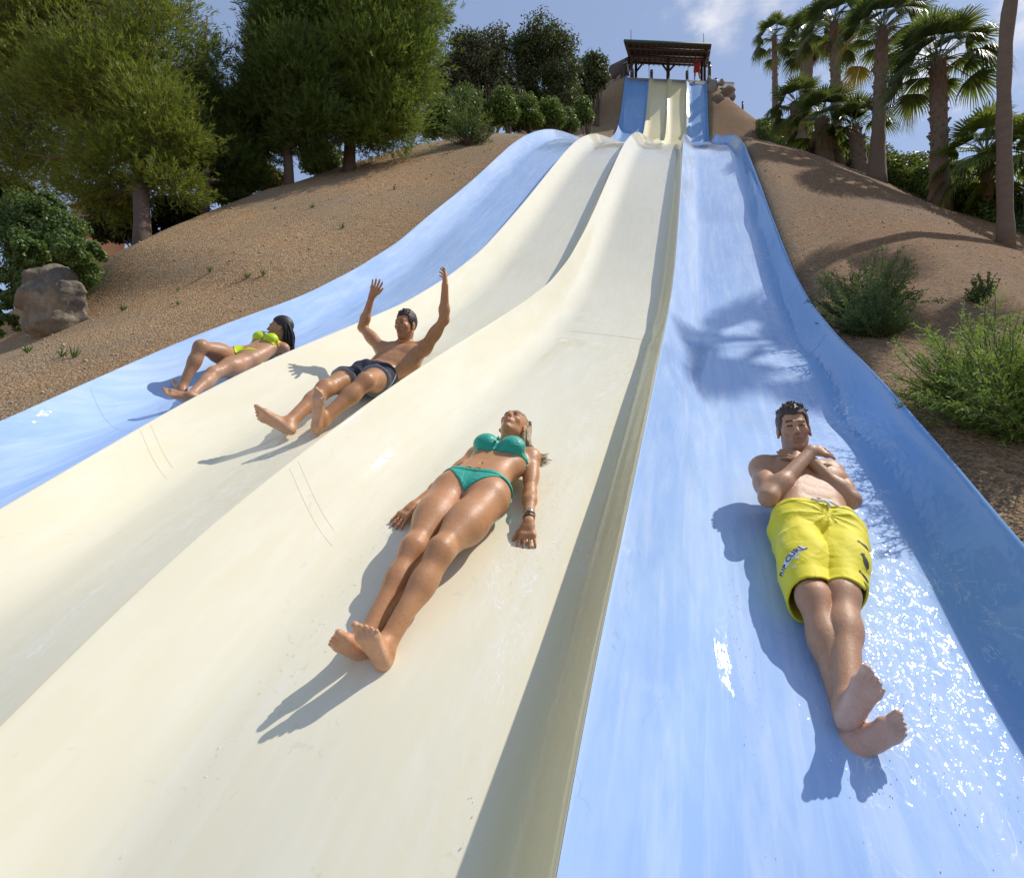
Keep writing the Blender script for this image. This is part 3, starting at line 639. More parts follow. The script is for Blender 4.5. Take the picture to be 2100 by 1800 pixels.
class Person:
    def __init__(s, J, male, head_fwd, head_up, res, pad=.16):
        s.male = male; s.slim = 1.0
        W_ = {k: np.array(v, float) for k, v in J.items()}
        u = nrm(W_['neck']-W_['pelvis']); r = W_['sh_r']-W_['sh_l']; r = nrm(r-u*(r@u))
        s.R = np.stack([r, np.cross(u, r), u], 1)          # local axes: x across, y into the slide, z towards the head
        s.O = W_['pelvis'].copy()
        s.J = {k: s.R.T@(v-s.O) for k, v in W_.items()}
        s.f = np.array([0, -1.0, 0])
        s.hf = nrm(s.R.T@np.array(head_fwd, float)); hu = s.R.T@np.array(head_up, float); s.hu = nrm(hu-s.hf*(hu@s.hf)); s.hr = np.cross(s.hf, s.hu)
        P = np.array(list(s.J.values())); s.G = Grid(P.min(0)-pad, P.max(0)+pad, res)
        s.s = 1.0 if male else .93
    def loc(s, v): return s.R.T@np.array(v, float)
    def H(s, x, y, z): return s.J['head']+(s.hr*x*.89+s.hf*y+s.hu*z)*s.hs
    def wr(s, t): return np.array((t[0]*.89, t[1], t[2]))
    def torso(s):
        J, f = s.J, s.f; m = s.male
        ne, ch, wa, pe = J['neck'], J['chest'], J['waist'], J['pelvis']; x = np.array([1.0, 0, 0])
        q = 1.0 if m else .88
        T = []
        shc = (J['sh_l']+J['sh_r'])/2
        if m:
            T += [cap(ch-x*.070+f*-.005, ch+x*.070-f*.005, .105, .105, .05, (f, .88)), cap(ch*.45+shc*.55-x*.085, ch*.45+shc*.55+x*.085, .085, .085, .05, (f, .80)),
                  cap(wa-x*.062, wa+x*.062, .086, .086, .06, (f, .92)), cap((ch+wa)/2-x*.062, (ch+wa)/2+x*.062, .094, .094, .06, (f, .9)), cap(pe-x*.07+np.array([0, 0, .02]), pe+x*.07+np.array([0, 0, .02]), .090, .090, .06, (f, 1.0)),
                  cap(J['sh_l']*.9+shc*.1, J['sh_r']*.9+shc*.1, .050, .050, .05)]
            for sg in (-1, 1):
                sh = J['sh_r'] if sg > 0 else J['sh_l']
                T += [ell(ch+x*sg*.078+f*.074+np.array([0, 0, .055]), (.078, .030, .060), k=.025), cap(ne+f*-.01, sh*.75+ne*.25, .040, .040, .04),
                      cap(sh*.8+ch*.2-np.array([0, 0, .04]), wa+x*sg*.085, .045, .03, .05)]
                for r_ in range(3): T.append(ell(wa+(ch-wa)*(.05+.33*r_)+x*sg*.028+f*(.072+.004*r_), (.026, .010, .026), k=.014))
        else:
            T += [cap(ch-x*.056, ch+x*.056, .086, .086, .05, (f, .9)), cap(ch*.4+shc*.6-x*.070, ch*.4+shc*.6+x*.070, .068, .068, .05, (f, .8)),
                  cap((ch+wa)/2-x*.047, (ch+wa)/2+x*.047, .074, .074, .06, (f, .9)), cap(wa-x*.050, wa+x*.050, .070, .070, .06, (f, .95)), cap(pe*.5+wa*.5-x*.064, pe*.5+wa*.5+x*.064, .074, .074, .06, (f, .98)),
                  cap(pe-x*.078, pe+x*.078, .090, .090, .06, (f, .98)), cap(J['sh_l']*.92+shc*.08, J['sh_r']*.92+shc*.08, .037, .037, .045)]
            for sg in (-1, 1):
                sh = J['sh_r'] if sg > 0 else J['sh_l']
                T += [ell(ch+x*sg*.068+f*.082+np.array([0, 0, .035]), (.060, .048, .056), k=.022), cap(ne, sh*.7+ne*.3, .030, .028, .04)]
        s.neck_r = .056 if m else .045
        T += [cap(ne-f*.0, s.H(0, -.022, -.055), s.neck_r*1.02, s.neck_r, .03), cap(ne+f*.02+np.array([0, 0, .0]), s.H(0, .012, -.07), s.neck_r*.7, s.neck_r*.75, .02)]
        return T
    def headp(s):
        M = np.stack([s.hr, s.hf, s.hu], 1); H = s.H; h = s.hs; m = s.male
        j = 1.0 if m else .88
        P = [ell(H(0, -.018, .032), s.wr((.075, .094, .086))*h, M, .02), ell(H(0, .028, -.028), s.wr((.061, .063, .080))*h, M, .025),
             cap(H(-.042*j, .004, -.054), H(-.012*j, .060, -.100), .019*h, .018*h, .02), cap(H(.042*j, .004, -.054), H(.012*j, .060, -.100), .019*h, .018*h, .02),
             ell(H(0, .068, -.098), s.wr((.020*j, .016, .016))*h, M, .014),
             cap(H(-.036, .078, .020), H(-.012, .088, .018), .011*h, .011*h, .012), cap(H(.036, .078, .020), H(.012, .088, .018), .011*h, .011*h, .012),
             ell(H(-.043, .060, -.022), s.wr((.020, .020, .020))*h, M, .018), ell(H(.043, .060, -.022), s.wr((.020, .020, .020))*h, M, .018),
             ell(H(0, .078, -.062), s.wr((.030, .018, .024))*h, M, .014)]
        C = [ell(H(-.031, .100, .001), s.wr((.018, .016, .011))*h, M, .010), ell(H(.031, .100, .001), s.wr((.018, .016, .011))*h, M, .010)]
        D = [cap(H(0, .086, .012), H(0, .110, -.030), .0075*h, .0115*h, .010), ell(H(-.011, .099, -.036), s.wr((.009, .010, .007))*h, M, .005), ell(H(.011, .099, -.036), s.wr((.009, .010, .007))*h, M, .005),
             cap(H(-.019, .089, -.060), H(.0, .098, -.057), .0055*h, .0065*h, .005), cap(H(.019, .089, -.060), H(.0, .098, -.057), .0055*h, .0065*h, .005),
             cap(H(-.017, .089, -.069), H(.0, .095, -.072), .0055*h, .0075*h, .005), cap(H(.017, .089, -.069), H(.0, .095, -.072), .0055*h, .0075*h, .005),
             ell(H(-.031, .082, .000), s.wr((.017, .010, .009))*h, M, .004), ell(H(.031, .082, .000), s.wr((.017, .010, .009))*h, M, .004)]
        for sg in (-1, 1):
            D += [ell(H(sg*.078, -.012, -.008), s.wr((.010, .020, .031))*h, M, .006), ell(H(sg*.081, .0, -.034), s.wr((.007, .009, .011))*h, M, .006)]
        return P, C, D
    def leg(s, q):
        J, m = s.J, s.male; h, k, a = J['hp_'+q], J['kn_'+q], J['an_'+q]; f = s.legf(q)
        ax = nrm(k-h); x2 = nrm(a-k); w = 1.0 if m else 1.0
        R = (.088, .060, .052, .036) if m else (.091, .054, .043, .029)
        if s.slim != 1: R = (R[0]*(1+s.slim)/2, R[1]*s.slim, R[2]*s.slim, R[3]*s.slim)
        P = [cap(h, h+(k-h)*.5, R[0], R[0]*.88, .05), cap(h+(k-h)*.45, k, R[0]*.86, R[1]*.92, .05), ell(k+f*.014, (.036*w, .034, .042), np.stack([nrm(np.cross(f, ax)), f, ax], 1), .03),
             cap(k, k+(a-k)*.35, R[1]*.86, R[2]*.98, .04), cap(k+(a-k)*.33, a, R[2]*.95, R[3], .04),
             ell(k+(a-k)*.30-f*.022+0*ax, (.044 if m else .040, .042 if m else .038, .115), np.stack([nrm(np.cross(f, x2)), nrm(f-x2*(f@x2)), x2], 1), .03),
             cap(k+f*.015, a+f*.004, R[2]*.62, R[3]*.78, .03), ell(h+(k-h)*.42+f*.028, (.058, .046, .17), np.stack([nrm(np.cross(f, ax)), nrm(f-ax*(f@ax)), ax], 1), .04)]
        for sg in (-1, 1):
            lt = nrm(np.cross(f, x2)); P.append(ell(a+lt*sg*.026, (.014, .016, .016), k=.015))
        return P
    def legf(s, q):
        J = s.J; h, k, a = J['hp_'+q], J['kn_'+q], J['an_'+q]
        v = nrm(k-(h+a)/2)
        base = s.f
        b = np.linalg.norm(k-(h+a)/2)
        f = nrm(v*min(1, b/.06)+base*max(0.0, 1-b/.06)+base*.25); ax = nrm(a-h); return nrm(f-ax*(f@ax))
    def arm(s, q):
        J, m = s.J, s.male; sh, e, w = J['sh_'+q], J['el_'+q], J['wr_'+q]; ax = nrm(e-sh); a2 = nrm(w-e)
        R = (.050, .043, .037, .040, .026) if m else (.036, .033, .028, .030, .020)
        o = nrm(np.cross(ax, [0, 1, 0.01])); 
        fl = nrm(np.cross(a2, nrm(np.cross(a2, s.f)+1e-3)))
        P = [ell(sh+ax*.02, (R[0]*1.05, R[0]*1.05, R[0]*1.35), np.stack([o, nrm(np.cross(ax, o)), ax], 1), .04), cap(sh, e, R[1], R[2], .04),
             ell(sh+(e-sh)*.52, (R[1]*1.15, R[1]*1.15, .085), np.stack([o, nrm(np.cross(ax, o)), ax], 1), .03), cap(e, e+(w-e)*.3, R[2]*.95, R[3], .03), cap(e+(w-e)*.28, w, R[3]*.97, R[4], .03, (fl, .85))]
        return P
    def build(s, hands, feet, skin, label, hs=1.0):
        P0 = np.array(list(s.J.values())); s.G = Grid(P0.min(0)-.19, P0.max(0)+.19, s.G.h)
        s.hs = hs; G = s.G; J = s.J
        T = G.new(); paint(G, T, s.torso())
        P, C, D = s.headp(); paint(G, T, P); paint(G, T, C, carve=True); paint(G, T, D)
        if not s.male: paint(G, T, [ell(J['waist']+s.f*.075+np.array([0, 0, -.005]), (.005, .012, .008), k=.008)], carve=True)
        else: paint(G, T, [ell(J['waist']+s.f*.088+np.array([0, 0, -.035]), (.006, .012, .006), k=.008)], carve=True)
        F = T.copy(); s.feet = {}
        Bd = T.copy()
        for q in 'lr':
            L = s.leg(q); fp, toes, fr = foot(J['an_'+q], J['he_'+q], J['ba_'+q], s.loc(feet[q]), getattr(s, 'fs', .98 if s.male else .90)); s.feet[q] = fr
            limb(G, Bd, T, L, J['hp_'+q], .22, .06)
            LF = G.new(); limb(G, LF, LF.copy(), L+fp, J['an_'+q], .1, .03)
            base = LF.copy()
            for t in toes: limb(G, LF, base, t, t[0][1], .022, .008, .001)
            X, Y, Z = G.pts(tuple(slice(0, n_) for n_ in G.n)); h = J['hp_'+q]
            dd = np.sqrt((X-h[0])**2+(Y-h[1])**2+(Z-h[2])**2); k = (.004+.056*np.clip(1-(dd-.11)/.2, 0, 1)).astype(np.float32)
            F = np.minimum(F, smin(T, LF, k)); del LF, base, dd, k
        s.Bd = Bd; s.T = T
        for q in 'lr':
            hp, fs = hands[q]
            A = s.arm(q)
            AF = G.new(); limb(G, AF, AF.copy(), A+hp, J['wr_'+q], .1, .03); base = AF.copy()
            for t in fs: limb(G, AF, base, t, t[0][1], .03, .012, .003)
            X, Y, Z = G.pts(tuple(slice(0, n_) for n_ in G.n)); h = J['sh_'+q]
            dd = np.sqrt((X-h[0])**2+(Y-h[1])**2+(Z-h[2])**2); k = (.003+.045*np.clip(1-(dd-.05)/.10, 0, 1)).astype(np.float32)
            F = np.minimum(F, smin(T, AF, k)); del AF, base, dd, k
        s.F = F
        V, Q = nets(G, F); V = relax(V, Q, 1, .35)
        o = mesh('person', V, Q, skin, None, smooth=True)
        o.matrix_world = Matrix([[*s.R[i], s.O[i]] for i in range(3)]+[[0, 0, 0, 1]])
        tag(o, label, 'person'); s.o = o
        # real skin colours: lips, brows, paler soles and palms
        Cc = np.ones((len(V), 3))
        hp = (V-J['head']); hx, hy, hz = hp@s.hr/hs/.89, hp@s.hf/hs, hp@s.hu/hs; inh = np.linalg.norm(hp, axis=1) < .15
        lip = inh & (np.abs(hx) < .022) & (np.abs(hz+.0655) < .0095) & (hy > .08); Cc[lip] = (.86, .60, .60) if s.male else (.80, .48, .50)
        mth = inh & (np.abs(hx) < .019) & (np.abs(hz+.065) < .0022) & (hy > .08); Cc[mth] *= .5
        br = inh & (np.abs(np.abs(hx)-.030) < .017) & (np.abs(hz-.022-.004*np.cos((np.abs(hx)-.03)*90)) < (.0055 if s.male else .0035)) & (hy > .06); Cc[br] = (.22, .18, .16)
        ey = inh & (np.abs(np.abs(hx)-.031) < .015) & (np.abs(hz-.001) < .0032) & (hy > .06); Cc[ey] = (.20, .15, .13)
        if s.male:
            bd = inh & (hz < -.035) & (hy > -.0) & (hz > -.13) & ~lip; Cc[bd] *= (.86, .87, .90)
        for q in 'lr':
            d, up, t = s.feet[q]; p = V-J['he_'+q]; a, b_, c_ = p@d, p@up, p@t
            sole = (a > -.05) & (a < .27) & (np.abs(c_) < .07) & (b_ < .03) & (b_ > -.06)
            w_ = np.clip(1-(b_-.004)/.018, 0, 1)[sole][:, None]; Cc[sole] = Cc[sole]*(1-w_)+np.array([1.35, 1.55, 2.0])*w_
        setcol(o, Cc)
        for sg in (-1, 1):
            for nm, y0, r, mt in (('eye', .0895, (.0095, .0045, .0028), M_IRIS),):
                g2 = s.mini(ell(s.H(sg*.031, y0, .0005), np.array(r)*hs, np.stack([s.hr, s.hf, s.hu], 1)), .0016); mesh(nm, *g2, mt, o, smooth=True)
        return o
    def mini(s, p, res):
        lo, hi = bounds(p); g = Grid(lo, hi, res); F = g.new(); paint(g, F, [p]); return nets(g, F)
    def shell(s, name, F, mat, it=1, parent=None):
        V, Q = nets(s.G, F); V = relax(V, Q, it, .4); o = mesh(name, V, Q, mat, parent or s.o, smooth=True); return o
    def xyz(s): return s.G.pts(tuple(slice(0, n_) for n_ in s.G.n))
    def hxyz(s):
        X, Y, Z = s.xyz(); p = s.J['head']; h = s.hs
        return tuple(((X-p[0])*a[0]+(Y-p[1])*a[1]+(Z-p[2])*a[2])/h for a in (s.hr, s.hf, s.hu))
    def short_hair(s, mat, seed, tuft=.018, n=260, top=1.0):
        M = np.stack([s.hr, s.hf, s.hu], 1); h = s.hs
        F = s.G.new(); paint(s.G, F, [ell(s.H(0, -.022, .036), s.wr((.084, .103, .098))*h, M, .01)])
        hx, hy, hz = s.hxyz()
        line = .062+0*hx                                    # hairline height at the front, falling behind the ears
        cut = np.where(hy > .02, (.058-hz)+(np.abs(hx)*.25)*(hy > .05), np.maximum(-.035-hz+np.clip(hy, 0, 1)*2.0, -.5)).astype(np.float32)
        side = (np.float32(-.02)-hz)*.9
        cut = np.where((np.abs(hx) > .055) & (hy > -.02) & (hy < .045), np.maximum(side, -.5), cut)
        F = np.maximum(F, cut)
        r = np.random.default_rng(seed)
        for i in range(n):
            th = r.uniform(0, 2*math.pi); ph = math.acos(r.uniform(.05, 1)); d = np.array([math.sin(ph)*math.cos(th), math.sin(ph)*math.sin(th), math.cos(ph)])
            if d[1] > .62 and d[2] < .45: continue
            c = np.array([0, -.022, .036])+d*np.array([.079, .097, .090]); e = c+(d+np.array([r.normal(0, .25), .30 if d[2] > .5 else -.15, .25]))*tuft*r.uniform(.4, 1.1)*(top if d[2] > .5 else .4)
            paint(s.G, F, [cap(s.H(*c), s.H(*e), .0065*h, .0022*h, .003)])
        o = s.shell('hair', F, mat, 0); return o
# ------------------------------------------------------------------ the four riders
def rvec(p, x, y, z):
    """right, up, towards the viewer as seen at the point p: only used to turn a foot"""
    w = -nrm(p); r_ = nrm(CR-w*(CR@w)); return r_*x+np.cross(w, r_)*y+w*z
def cvec(x, y, z): return CR*x+CU*y-CF*z               # right, up, towards the viewer: only used to aim palms, toes and faces
DOWN = np.array([0, .42, -.9])
SK_A = skin_material('tanned_skin_wet', (.58, .29, .135), (.49, .235, .105), .5)
SK_B = skin_material('fair_tan_skin_wet', (.56, .31, .175), (.47, .25, .135), .18)
SK_C = skin_material('olive_tan_skin_wet', (.56, .285, .135), (.46, .225, .10), .5)
SK_D = skin_material('light_olive_skin_wet', (.52, .28, .15), (.43, .22, .11), .45)
M_HAIR_DK = hair_material('dark_brown_hair', (.030, .016, .010), (.085, .050, .030))
M_HAIR_BL = hair_material('black_hair', (.012, .008, .007), (.040, .022, .016))
M_HAIR_LT = hair_material('light_brown_wet_hair', (.16, .10, .05), (.52, .39, .21))
def strands(pers, name, mat, roots, curve, r0, r1, n=12, jit=.01, seed=1, res=.0035):
    r = np.random.default_rng(seed); mb = MB()
    for (a) in roots:
        P = [np.array(q)+r.normal(0, jit, 3)*(.3+i*.35) for i, q in enumerate(curve(a, r))]
        # smooth curve through the points
        t = np.linspace(0, len(P)-1, n); P = np.array([[np.interp(x, range(len(P)), [p[k] for p in P]) for k in range(3)] for x in t])
        for _ in range(2): P[1:-1] = (P[:-2]+P[1:-1]*2+P[2:])/4
        mb.tube(P, np.linspace(r0, r1, n), 5)
    return mb.build(name, mat, pers.o, smooth=True)

# --- woman in the green bikini
A = Person(JOINTS['A'], False, nrm(cvec(-.16, .84, .52)), nrm(cvec(.30, .45, -.85)), .0031)
for q, hint, pf in (('r', rvec((-.95, 1.5, -.57), -.40, .66, .62), .5), ('l', rvec((-1.0, 1.5, -.57), -.60, .36, .70), .45)): A.J['he_'+q], A.J['ba_'+q] = footpts(A.J['an_'+q], A.J['kn_'+q], A.loc(hint), (pf, A.loc(rvec((-.95, 1.5, -.57), 0, 0, -1))), .76)
A.slim = .93; A.fs = .82
hA = {q: hand(A.J['wr_'+q], A.J['el_'+q], A.J['ti_'+q], -A.f, np.array([1.0 if q == 'l' else -1.0, 0, 0]), .88, .10, .13) for q in 'lr'}
A.build(hA, {'l': cvec(.3, .9, 0), 'r': cvec(-.5, .8, 0)}, SK_A, 'woman in a green bikini lying back with her feet crossed on the cream lane', .93)
X, Y, Z = A.xyz(); J = A.J
pe = J['pelvis']; zx = Z-pe[2]; xx = np.abs(X-pe[0]); front = Y < (pe[1]+.02)
# bottom: cut high at the sides, low v between the legs
lower = np.where(front, .085-xx*.95, .13-xx*.7)          # leg openings, measured below the band
reg = np.maximum(zx-(.058+.0*xx), -(zx+lower))
reg = np.maximum(reg, xx-.2)
M_GREEN = cloth_material('green_bikini_cloth', (.008, .36, .25), .12, 500, .45, 30)
bot = A.shell('bikini_bottom', np.maximum(A.Bd-.005, reg.astype(np.float32)), M_GREEN)
band = np.maximum(A.Bd-.0085, (np.abs(zx-.045-xx*.03)-.013).astype(np.float32)); band = np.maximum(band, (xx-.2).astype(np.float32))
A.shell('waistband', band, M_GREEN, parent=bot)
zb = Z-(J['chest'][2]+.030); bx = np.abs(X-J['chest'][0])
Tb = A.T
reg = np.abs(zb)-np.where(Y < J['chest'][1], .060-.020*np.exp(-(bx/.018)**2)-np.clip(bx-.09, 0, 1)*.9, .022)
top = A.shell('bikini_top', np.maximum(Tb-.006, reg.astype(np.float32)), M_GREEN)
mb = MB(); c = J['chest']+A.f*.125+np.array([0, 0, .03]); mb.tube([c+np.array([x_, -.0, z_]) for x_, z_ in [(-.004, .012), (0, .004), (.003, -.006), (0, -.014)]], [.006, .009, .009, .006], 8); mb.build('knot', M_GREEN, top, True)
M_BRASS = simple('brass_ring', (.32, .17, .05), .3, .2, metal=.8)
mb = MB()
for dx in (-.034, .012):
    c = J['pelvis']+A.f*.098+np.array([dx, 0, .046]); t_ = np.linspace(0, 2*math.pi, 15)
    mb.tube([c+np.array([.013*math.cos(a), 0, .013*math.sin(a)]) for a in t_], .0045, 7)
mb.build('ring', M_BRASS, bot, True)
# hair: wet and straight, hanging down behind the head over her shoulder
def cA(a, r):
    H = A.H
    return [H(-.035-a*.035, -.02, .092), H(-.078-a*.008, -.03-.02*a, .045), H(-.088-a*.010, -.03-.02*a, -.03), H(-.100-a*.018, -.05, -.10), H(-.115-a*.022, -.08, -.16+.02*a), H(-.15-a*.03, -.10, -.20+.03*a), H(-.19-a*.04, -.11, -.215+.05*a)]
strands(A, 'hair', M_HAIR_LT, np.linspace(-1.3, 1.5, 260), cA, .0050, .0012, 16, .006, 3)
FH = A.G.new(); Mh = np.stack([A.hr, A.hf, A.hu], 1); paint(A.G, FH, [ell(A.H(0, -.026, .034), A.wr((.086, .104, .099))*A.hs, Mh, .01)])
hx, hy, hz = A.hxyz(); FH = np.maximum(FH, ((hy-.055)*.8-(hz-.05)*.9+0*hx).astype(np.float32)); FH = np.maximum(FH, (-.06-hz+0*hx).astype(np.float32)); FH = np.maximum(FH, (np.where(np.abs(hx) > .05, hy-.0, -1)).astype(np.float32))
A.shell('hair', FH, M_HAIR_LT, 0)
# watch and bracelet on her left wrist
M_STEEL = simple('steel', (.5, .5, .52), .25, .1, metal=1.0); M_CORD = simple('dark_cord', (.05, .03, .02), .6)
wr, el = J['wr_r'], J['el_r']; ax = nrm(el-wr); u1 = nrm(np.cross(ax, A.f)); u2 = np.cross(ax, u1)
for nm, off, rr, tr, mt in (('wristwatch', .050, .0245, .0050, M_STEEL), ('bracelet', .022, .0235, .0032, M_CORD)):
    mb = MB(); c = wr+ax*off
    mb.tube([c+u1*rr*math.cos(a)+u2*rr*.95*math.sin(a) for a in np.linspace(0, 2*math.pi, 25)], tr, 6)
    if nm == 'wristwatch': mb.box(c+A.f*.026+u1*.004, (.022, .008, .024), None, .003)
    mb.build(nm, mt, A.o, True)

# --- man with folded arms in yellow board shorts
B = Person(JOINTS['B'], True, nrm(cvec(-.36, .16, .92)), nrm(cvec(-.02, .98, -.2)), .0033)
B.J['an_r'] = B.J['an_r']+B.loc(rvec((.4, 1.77, -.6), .002, -.022, .0)); B.J['an_l'] = B.J['an_l']+B.loc(rvec((.4, 1.77, -.6), .026, -.052, -.015))
for q, hint, pf in (('r', rvec((.4, 1.77, -.6), .56, .70, .42), .8), ('l', rvec((.4, 1.77, -.65), .80, .52, .30), .35)): B.J['he_'+q], B.J['ba_'+q] = footpts(B.J['an_'+q], B.J['kn_'+q], B.loc(hint), (pf, B.loc(rvec((.4, 1.77, -.6), -.1, .15, -1))), .72)
J = B.J; f = B.f; B.slim = .88; B.fs = .78
# folded arms: forearms cross over the breastbone, each hand on the other shoulder
hB = {}
mid_ = J['neck']*.5+J['chest']*.5; J['wr_l'] = mid_+f*.140+np.array([-.010, 0, .005]); J['wr_r'] = mid_+f*.104+np.array([.000, 0, -.035])
J['el_l'] = J['el_l']+f*.035+np.array([-.012, 0, -.01]); J['el_r'] = J['el_r']+f*.040+np.array([.008, 0, .0])
hB['l'] = hand(J['wr_l'], J['el_l'], J['sh_r']+f*.125+np.array([-.03, 0, -.02]), -f, np.array([0, 0, 1.0]), .95, .16, .05)
hB['r'] = hand(J['wr_r'], J['el_r'], J['sh_l']+f*.115+np.array([.03, 0, .0]), -f, np.array([0, 0, 1.0]), .95, .14, .05)
B.build(hB, {'l': rvec((.4, 1.77, -.6), -.3, .7, -.4), 'r': rvec((.4, 1.77, -.6), -.75, .6, 0)}, SK_B, 'dark-haired man in yellow board shorts with folded arms on the blue lane', .98)
B.short_hair(M_HAIR_DK, 5, .016, 420, 1.0)
M_YEL = cloth_material('yellow_cotton', (.78, .66, .006), .08, 350, .7, 11)
G = B.G; X, Y, Z = B.xyz(); pe = J['pelvis']
SF = G.new()
paint(G, SF, [cap(pe+np.array([-.062, .0, .02]), pe+np.array([.062, .0, .02]), .092, .092, .05, (f, 1.0)), cap(pe-np.array([.055, 0, .04]), pe+np.array([.06, 0, -.04]), .094, .094, .05)])
LG = []
for q, sg in (('l', -1), ('r', 1)):
    h, k = J['hp_'+q], J['kn_'+q]; e = h+(k-h)*1.06
    L = G.new(); paint(G, L, [cap(h+np.array([0, 0, -.02]), e, .080, .068 if q == 'r' else .073, .05), cap(h+np.array([sg*.012, .04, 0]), e+np.array([sg*.014, .03, -.055]), .070, .056, .05)])
    LG.append(L)
zc = np.clip((pe[2]-.06-Z)/.10, 0, 1); kk = (.07-.064*zc+0*X).astype(np.float32)
SF = np.minimum(smin(SF, LG[0], kk), smin(SF, LG[1], kk)); del LG
SF = np.minimum(SF, B.Bd-.009)
# long soft folds that run from the crotch out over the thighs, and a few cross folds at the hip
ra = np.arctan2(X-pe[0], -(Z-pe[2]+.02)); rr = np.sqrt((X-pe[0])**2+(Z-pe[2]+.02)**2)
fold = np.abs(np.sin(ra*5.2+3.5*Y+rr*6+.6))**.7*.0060+np.abs(np.sin(Z*30+X*18*np.sign(X-pe[0])+9*Y))**.6*.0040*np.clip(1-np.abs(Z-pe[2]+.02)/.13, 0, 1)+.0025*np.sin(X*45+Z*17)
SF = (SF+fold.astype(np.float32)-np.float32(.004)).astype(np.float32)
inner = np.float32(.0045)
hem_l = J['kn_l'][2]+.045; hem_r = J['kn_r'][2]+.055
hem = (np.where(X < (pe[0]+.02), hem_l, hem_r)+(Y-J['kn_l'][1]+.05).clip(0, .3)*-.50-.01*np.cos(X*40)).astype(np.float32)
reg = np.maximum(hem-Z, Z-(pe[2]+.058+.0*X))
crotch = np.abs(X-(J['kn_l'][0]+J['kn_r'][0])/2-(Z-J['kn_l'][2])*.0)     # keep the two legs of the shorts apart low down
shell_ = np.maximum(np.abs(SF+.004)-.0042, reg)
solid = np.maximum(np.maximum(SF, reg), np.float32(pe[2]-.13)-Z)             # upper part is closed over the hips
SHF = np.minimum(shell_, np.maximum(solid, 0*X-1))
short = B.shell('board_shorts', SHF, M_YEL)
band = B.shell('waistband', np.maximum(SF-.003, (np.abs(Z-(pe[2]+.045))-.015).astype(np.float32)+0*SF), M_YEL, parent=short)
M_CORDW = simple('white_cord', (.75, .75, .72), .7)
mb = MB(); w0 = pe+f*.103+np.array([-.005, 0, .045])
for pts in ([(-.02, 0, .004), (0, -.006, .002), (.03, -.004, .008), (.06, .002, -.004), (.085, .01, -.018), (.09, .012, -.045), (.082, .010, -.075)], [(-.045, .004, .008), (-.02, -.002, .0), (0, -.008, 0), (.02, -.006, -.01), (.014, -.004, -.03)]):
    mb.tube([w0+np.array(p) for p in pts], [.006]*len(pts), 6)
mb.build('drawstring', M_CORDW, short, True)

from mathutils.bvhtree import BVHTree
def cloth_print(pers, shorts, u, v, ang, size, body=None, shapes=None, mat=None, name='lettering', off=.0015):
    """lay flat lettering or patches on the cloth where it stands, following its surface"""
    me = shorts.data; Mw = pers.o.matrix_world
    bv = BVHTree.FromPolygons([Mw@x.co for x in me.vertices], [tuple(p.vertices) for p in me.polygons])
    d = Vector(pray(u, v)).normalized(); hitp, nn, _, _ = bv.ray_cast(Vector((0, 0, 0)), d)
    if hitp is None: print('no cloth at', u, v); return
    if nn.dot(d) > 0: nn = -nn
    ex = Vector(CR*math.cos(ang)+CU*math.sin(ang)); ex = (ex-nn*ex.dot(nn)).normalized(); ey = nn.cross(ex)
    V = []; F = []
    if body:
        cu = bpy.data.curves.new('t', 'FONT'); cu.body = body; cu.size = size; cu.align_x = 'CENTER'; cu.align_y = 'CENTER'; cu.offset = size*.018; cu.resolution_u = 3
        ob = bpy.data.objects.new('t', cu); COL.objects.link(ob); dg = bpy.context.evaluated_depsgraph_get(); m_ = bpy.data.meshes.new_from_object(ob.evaluated_get(dg))
        V = [(x.co.x, x.co.y) for x in m_.vertices]; F = [tuple(p.vertices) for p in m_.polygons]; bpy.data.objects.remove(ob); bpy.data.curves.remove(cu); bpy.data.meshes.remove(m_)
    else: V, F = shapes
    P = []
    inv = Mw.inverted()
    for x, y in V:
        p = hitp+ex*x+ey*y+nn*.06; h_, n2, _, _ = bv.ray_cast(p, -nn, .2)
        q = (h_+nn*off) if h_ is not None else hitp+ex*x+ey*y+nn*off
        P.append(tuple(inv@q))
    return mesh(name, P, F, mat, shorts)
M_INK = simple('dark_print', (.035, .04, .05), .6, .1); M_INKW = simple('white_print', (.75, .75, .75), .6, .05)
def disc(cx, cy, r0, r1, n=14):
    V = [(cx+r0*math.cos(a), cy+r0*math.sin(a)) for a in np.arange(n)/n*2*math.pi]+[(cx+r1*math.cos(a), cy+r1*math.sin(a)) for a in np.arange(n)/n*2*math.pi]
    return V, [(i, (i+1) % n, n+(i+1) % n, n+i) for i in range(n)]
def quadgrid(w, h, nx=16, ny=4, fn=None):
    V = []; F = []
    for i in range(nx+1):
        for j in range(ny+1):
            t = i/nx; e = 1 if fn is None else fn(t); V.append(((t-.5)*w, (j/ny-.5)*h*e))
    for i in range(nx):
        for j in range(ny): k = i*(ny+1)+j; F.append((k, k+ny+1, k+ny+2, k+1))
    return V, F
A_ = math.radians(57)
cloth_print(B, short, 1618, 1146, A_, .02, None, quadgrid(.135, .030, 20, 4, lambda t: .75+.35*math.sin(t*3.1)), M_INKW, 'print_backing', .0012)
cloth_print(B, short, 1618, 1146, A_, .034, 'RIP CURL', None, M_INK, 'lettering', .0030)
cloth_print(B, short, 1635, 1143, 0, .01, None, disc(0, 0, .003, .0075), M_INKW, 'ring_print', .0022)
cloth_print(B, short, 1630, 1162, 0, .01, None, disc(0, 0, .003, .0075), M_INKW, 'ring_print', .0022)
cloth_print(B, short, 1602, 1112, A_-.3, .012, 'rip curl', None, M_INKW, 'lettering', .0022)
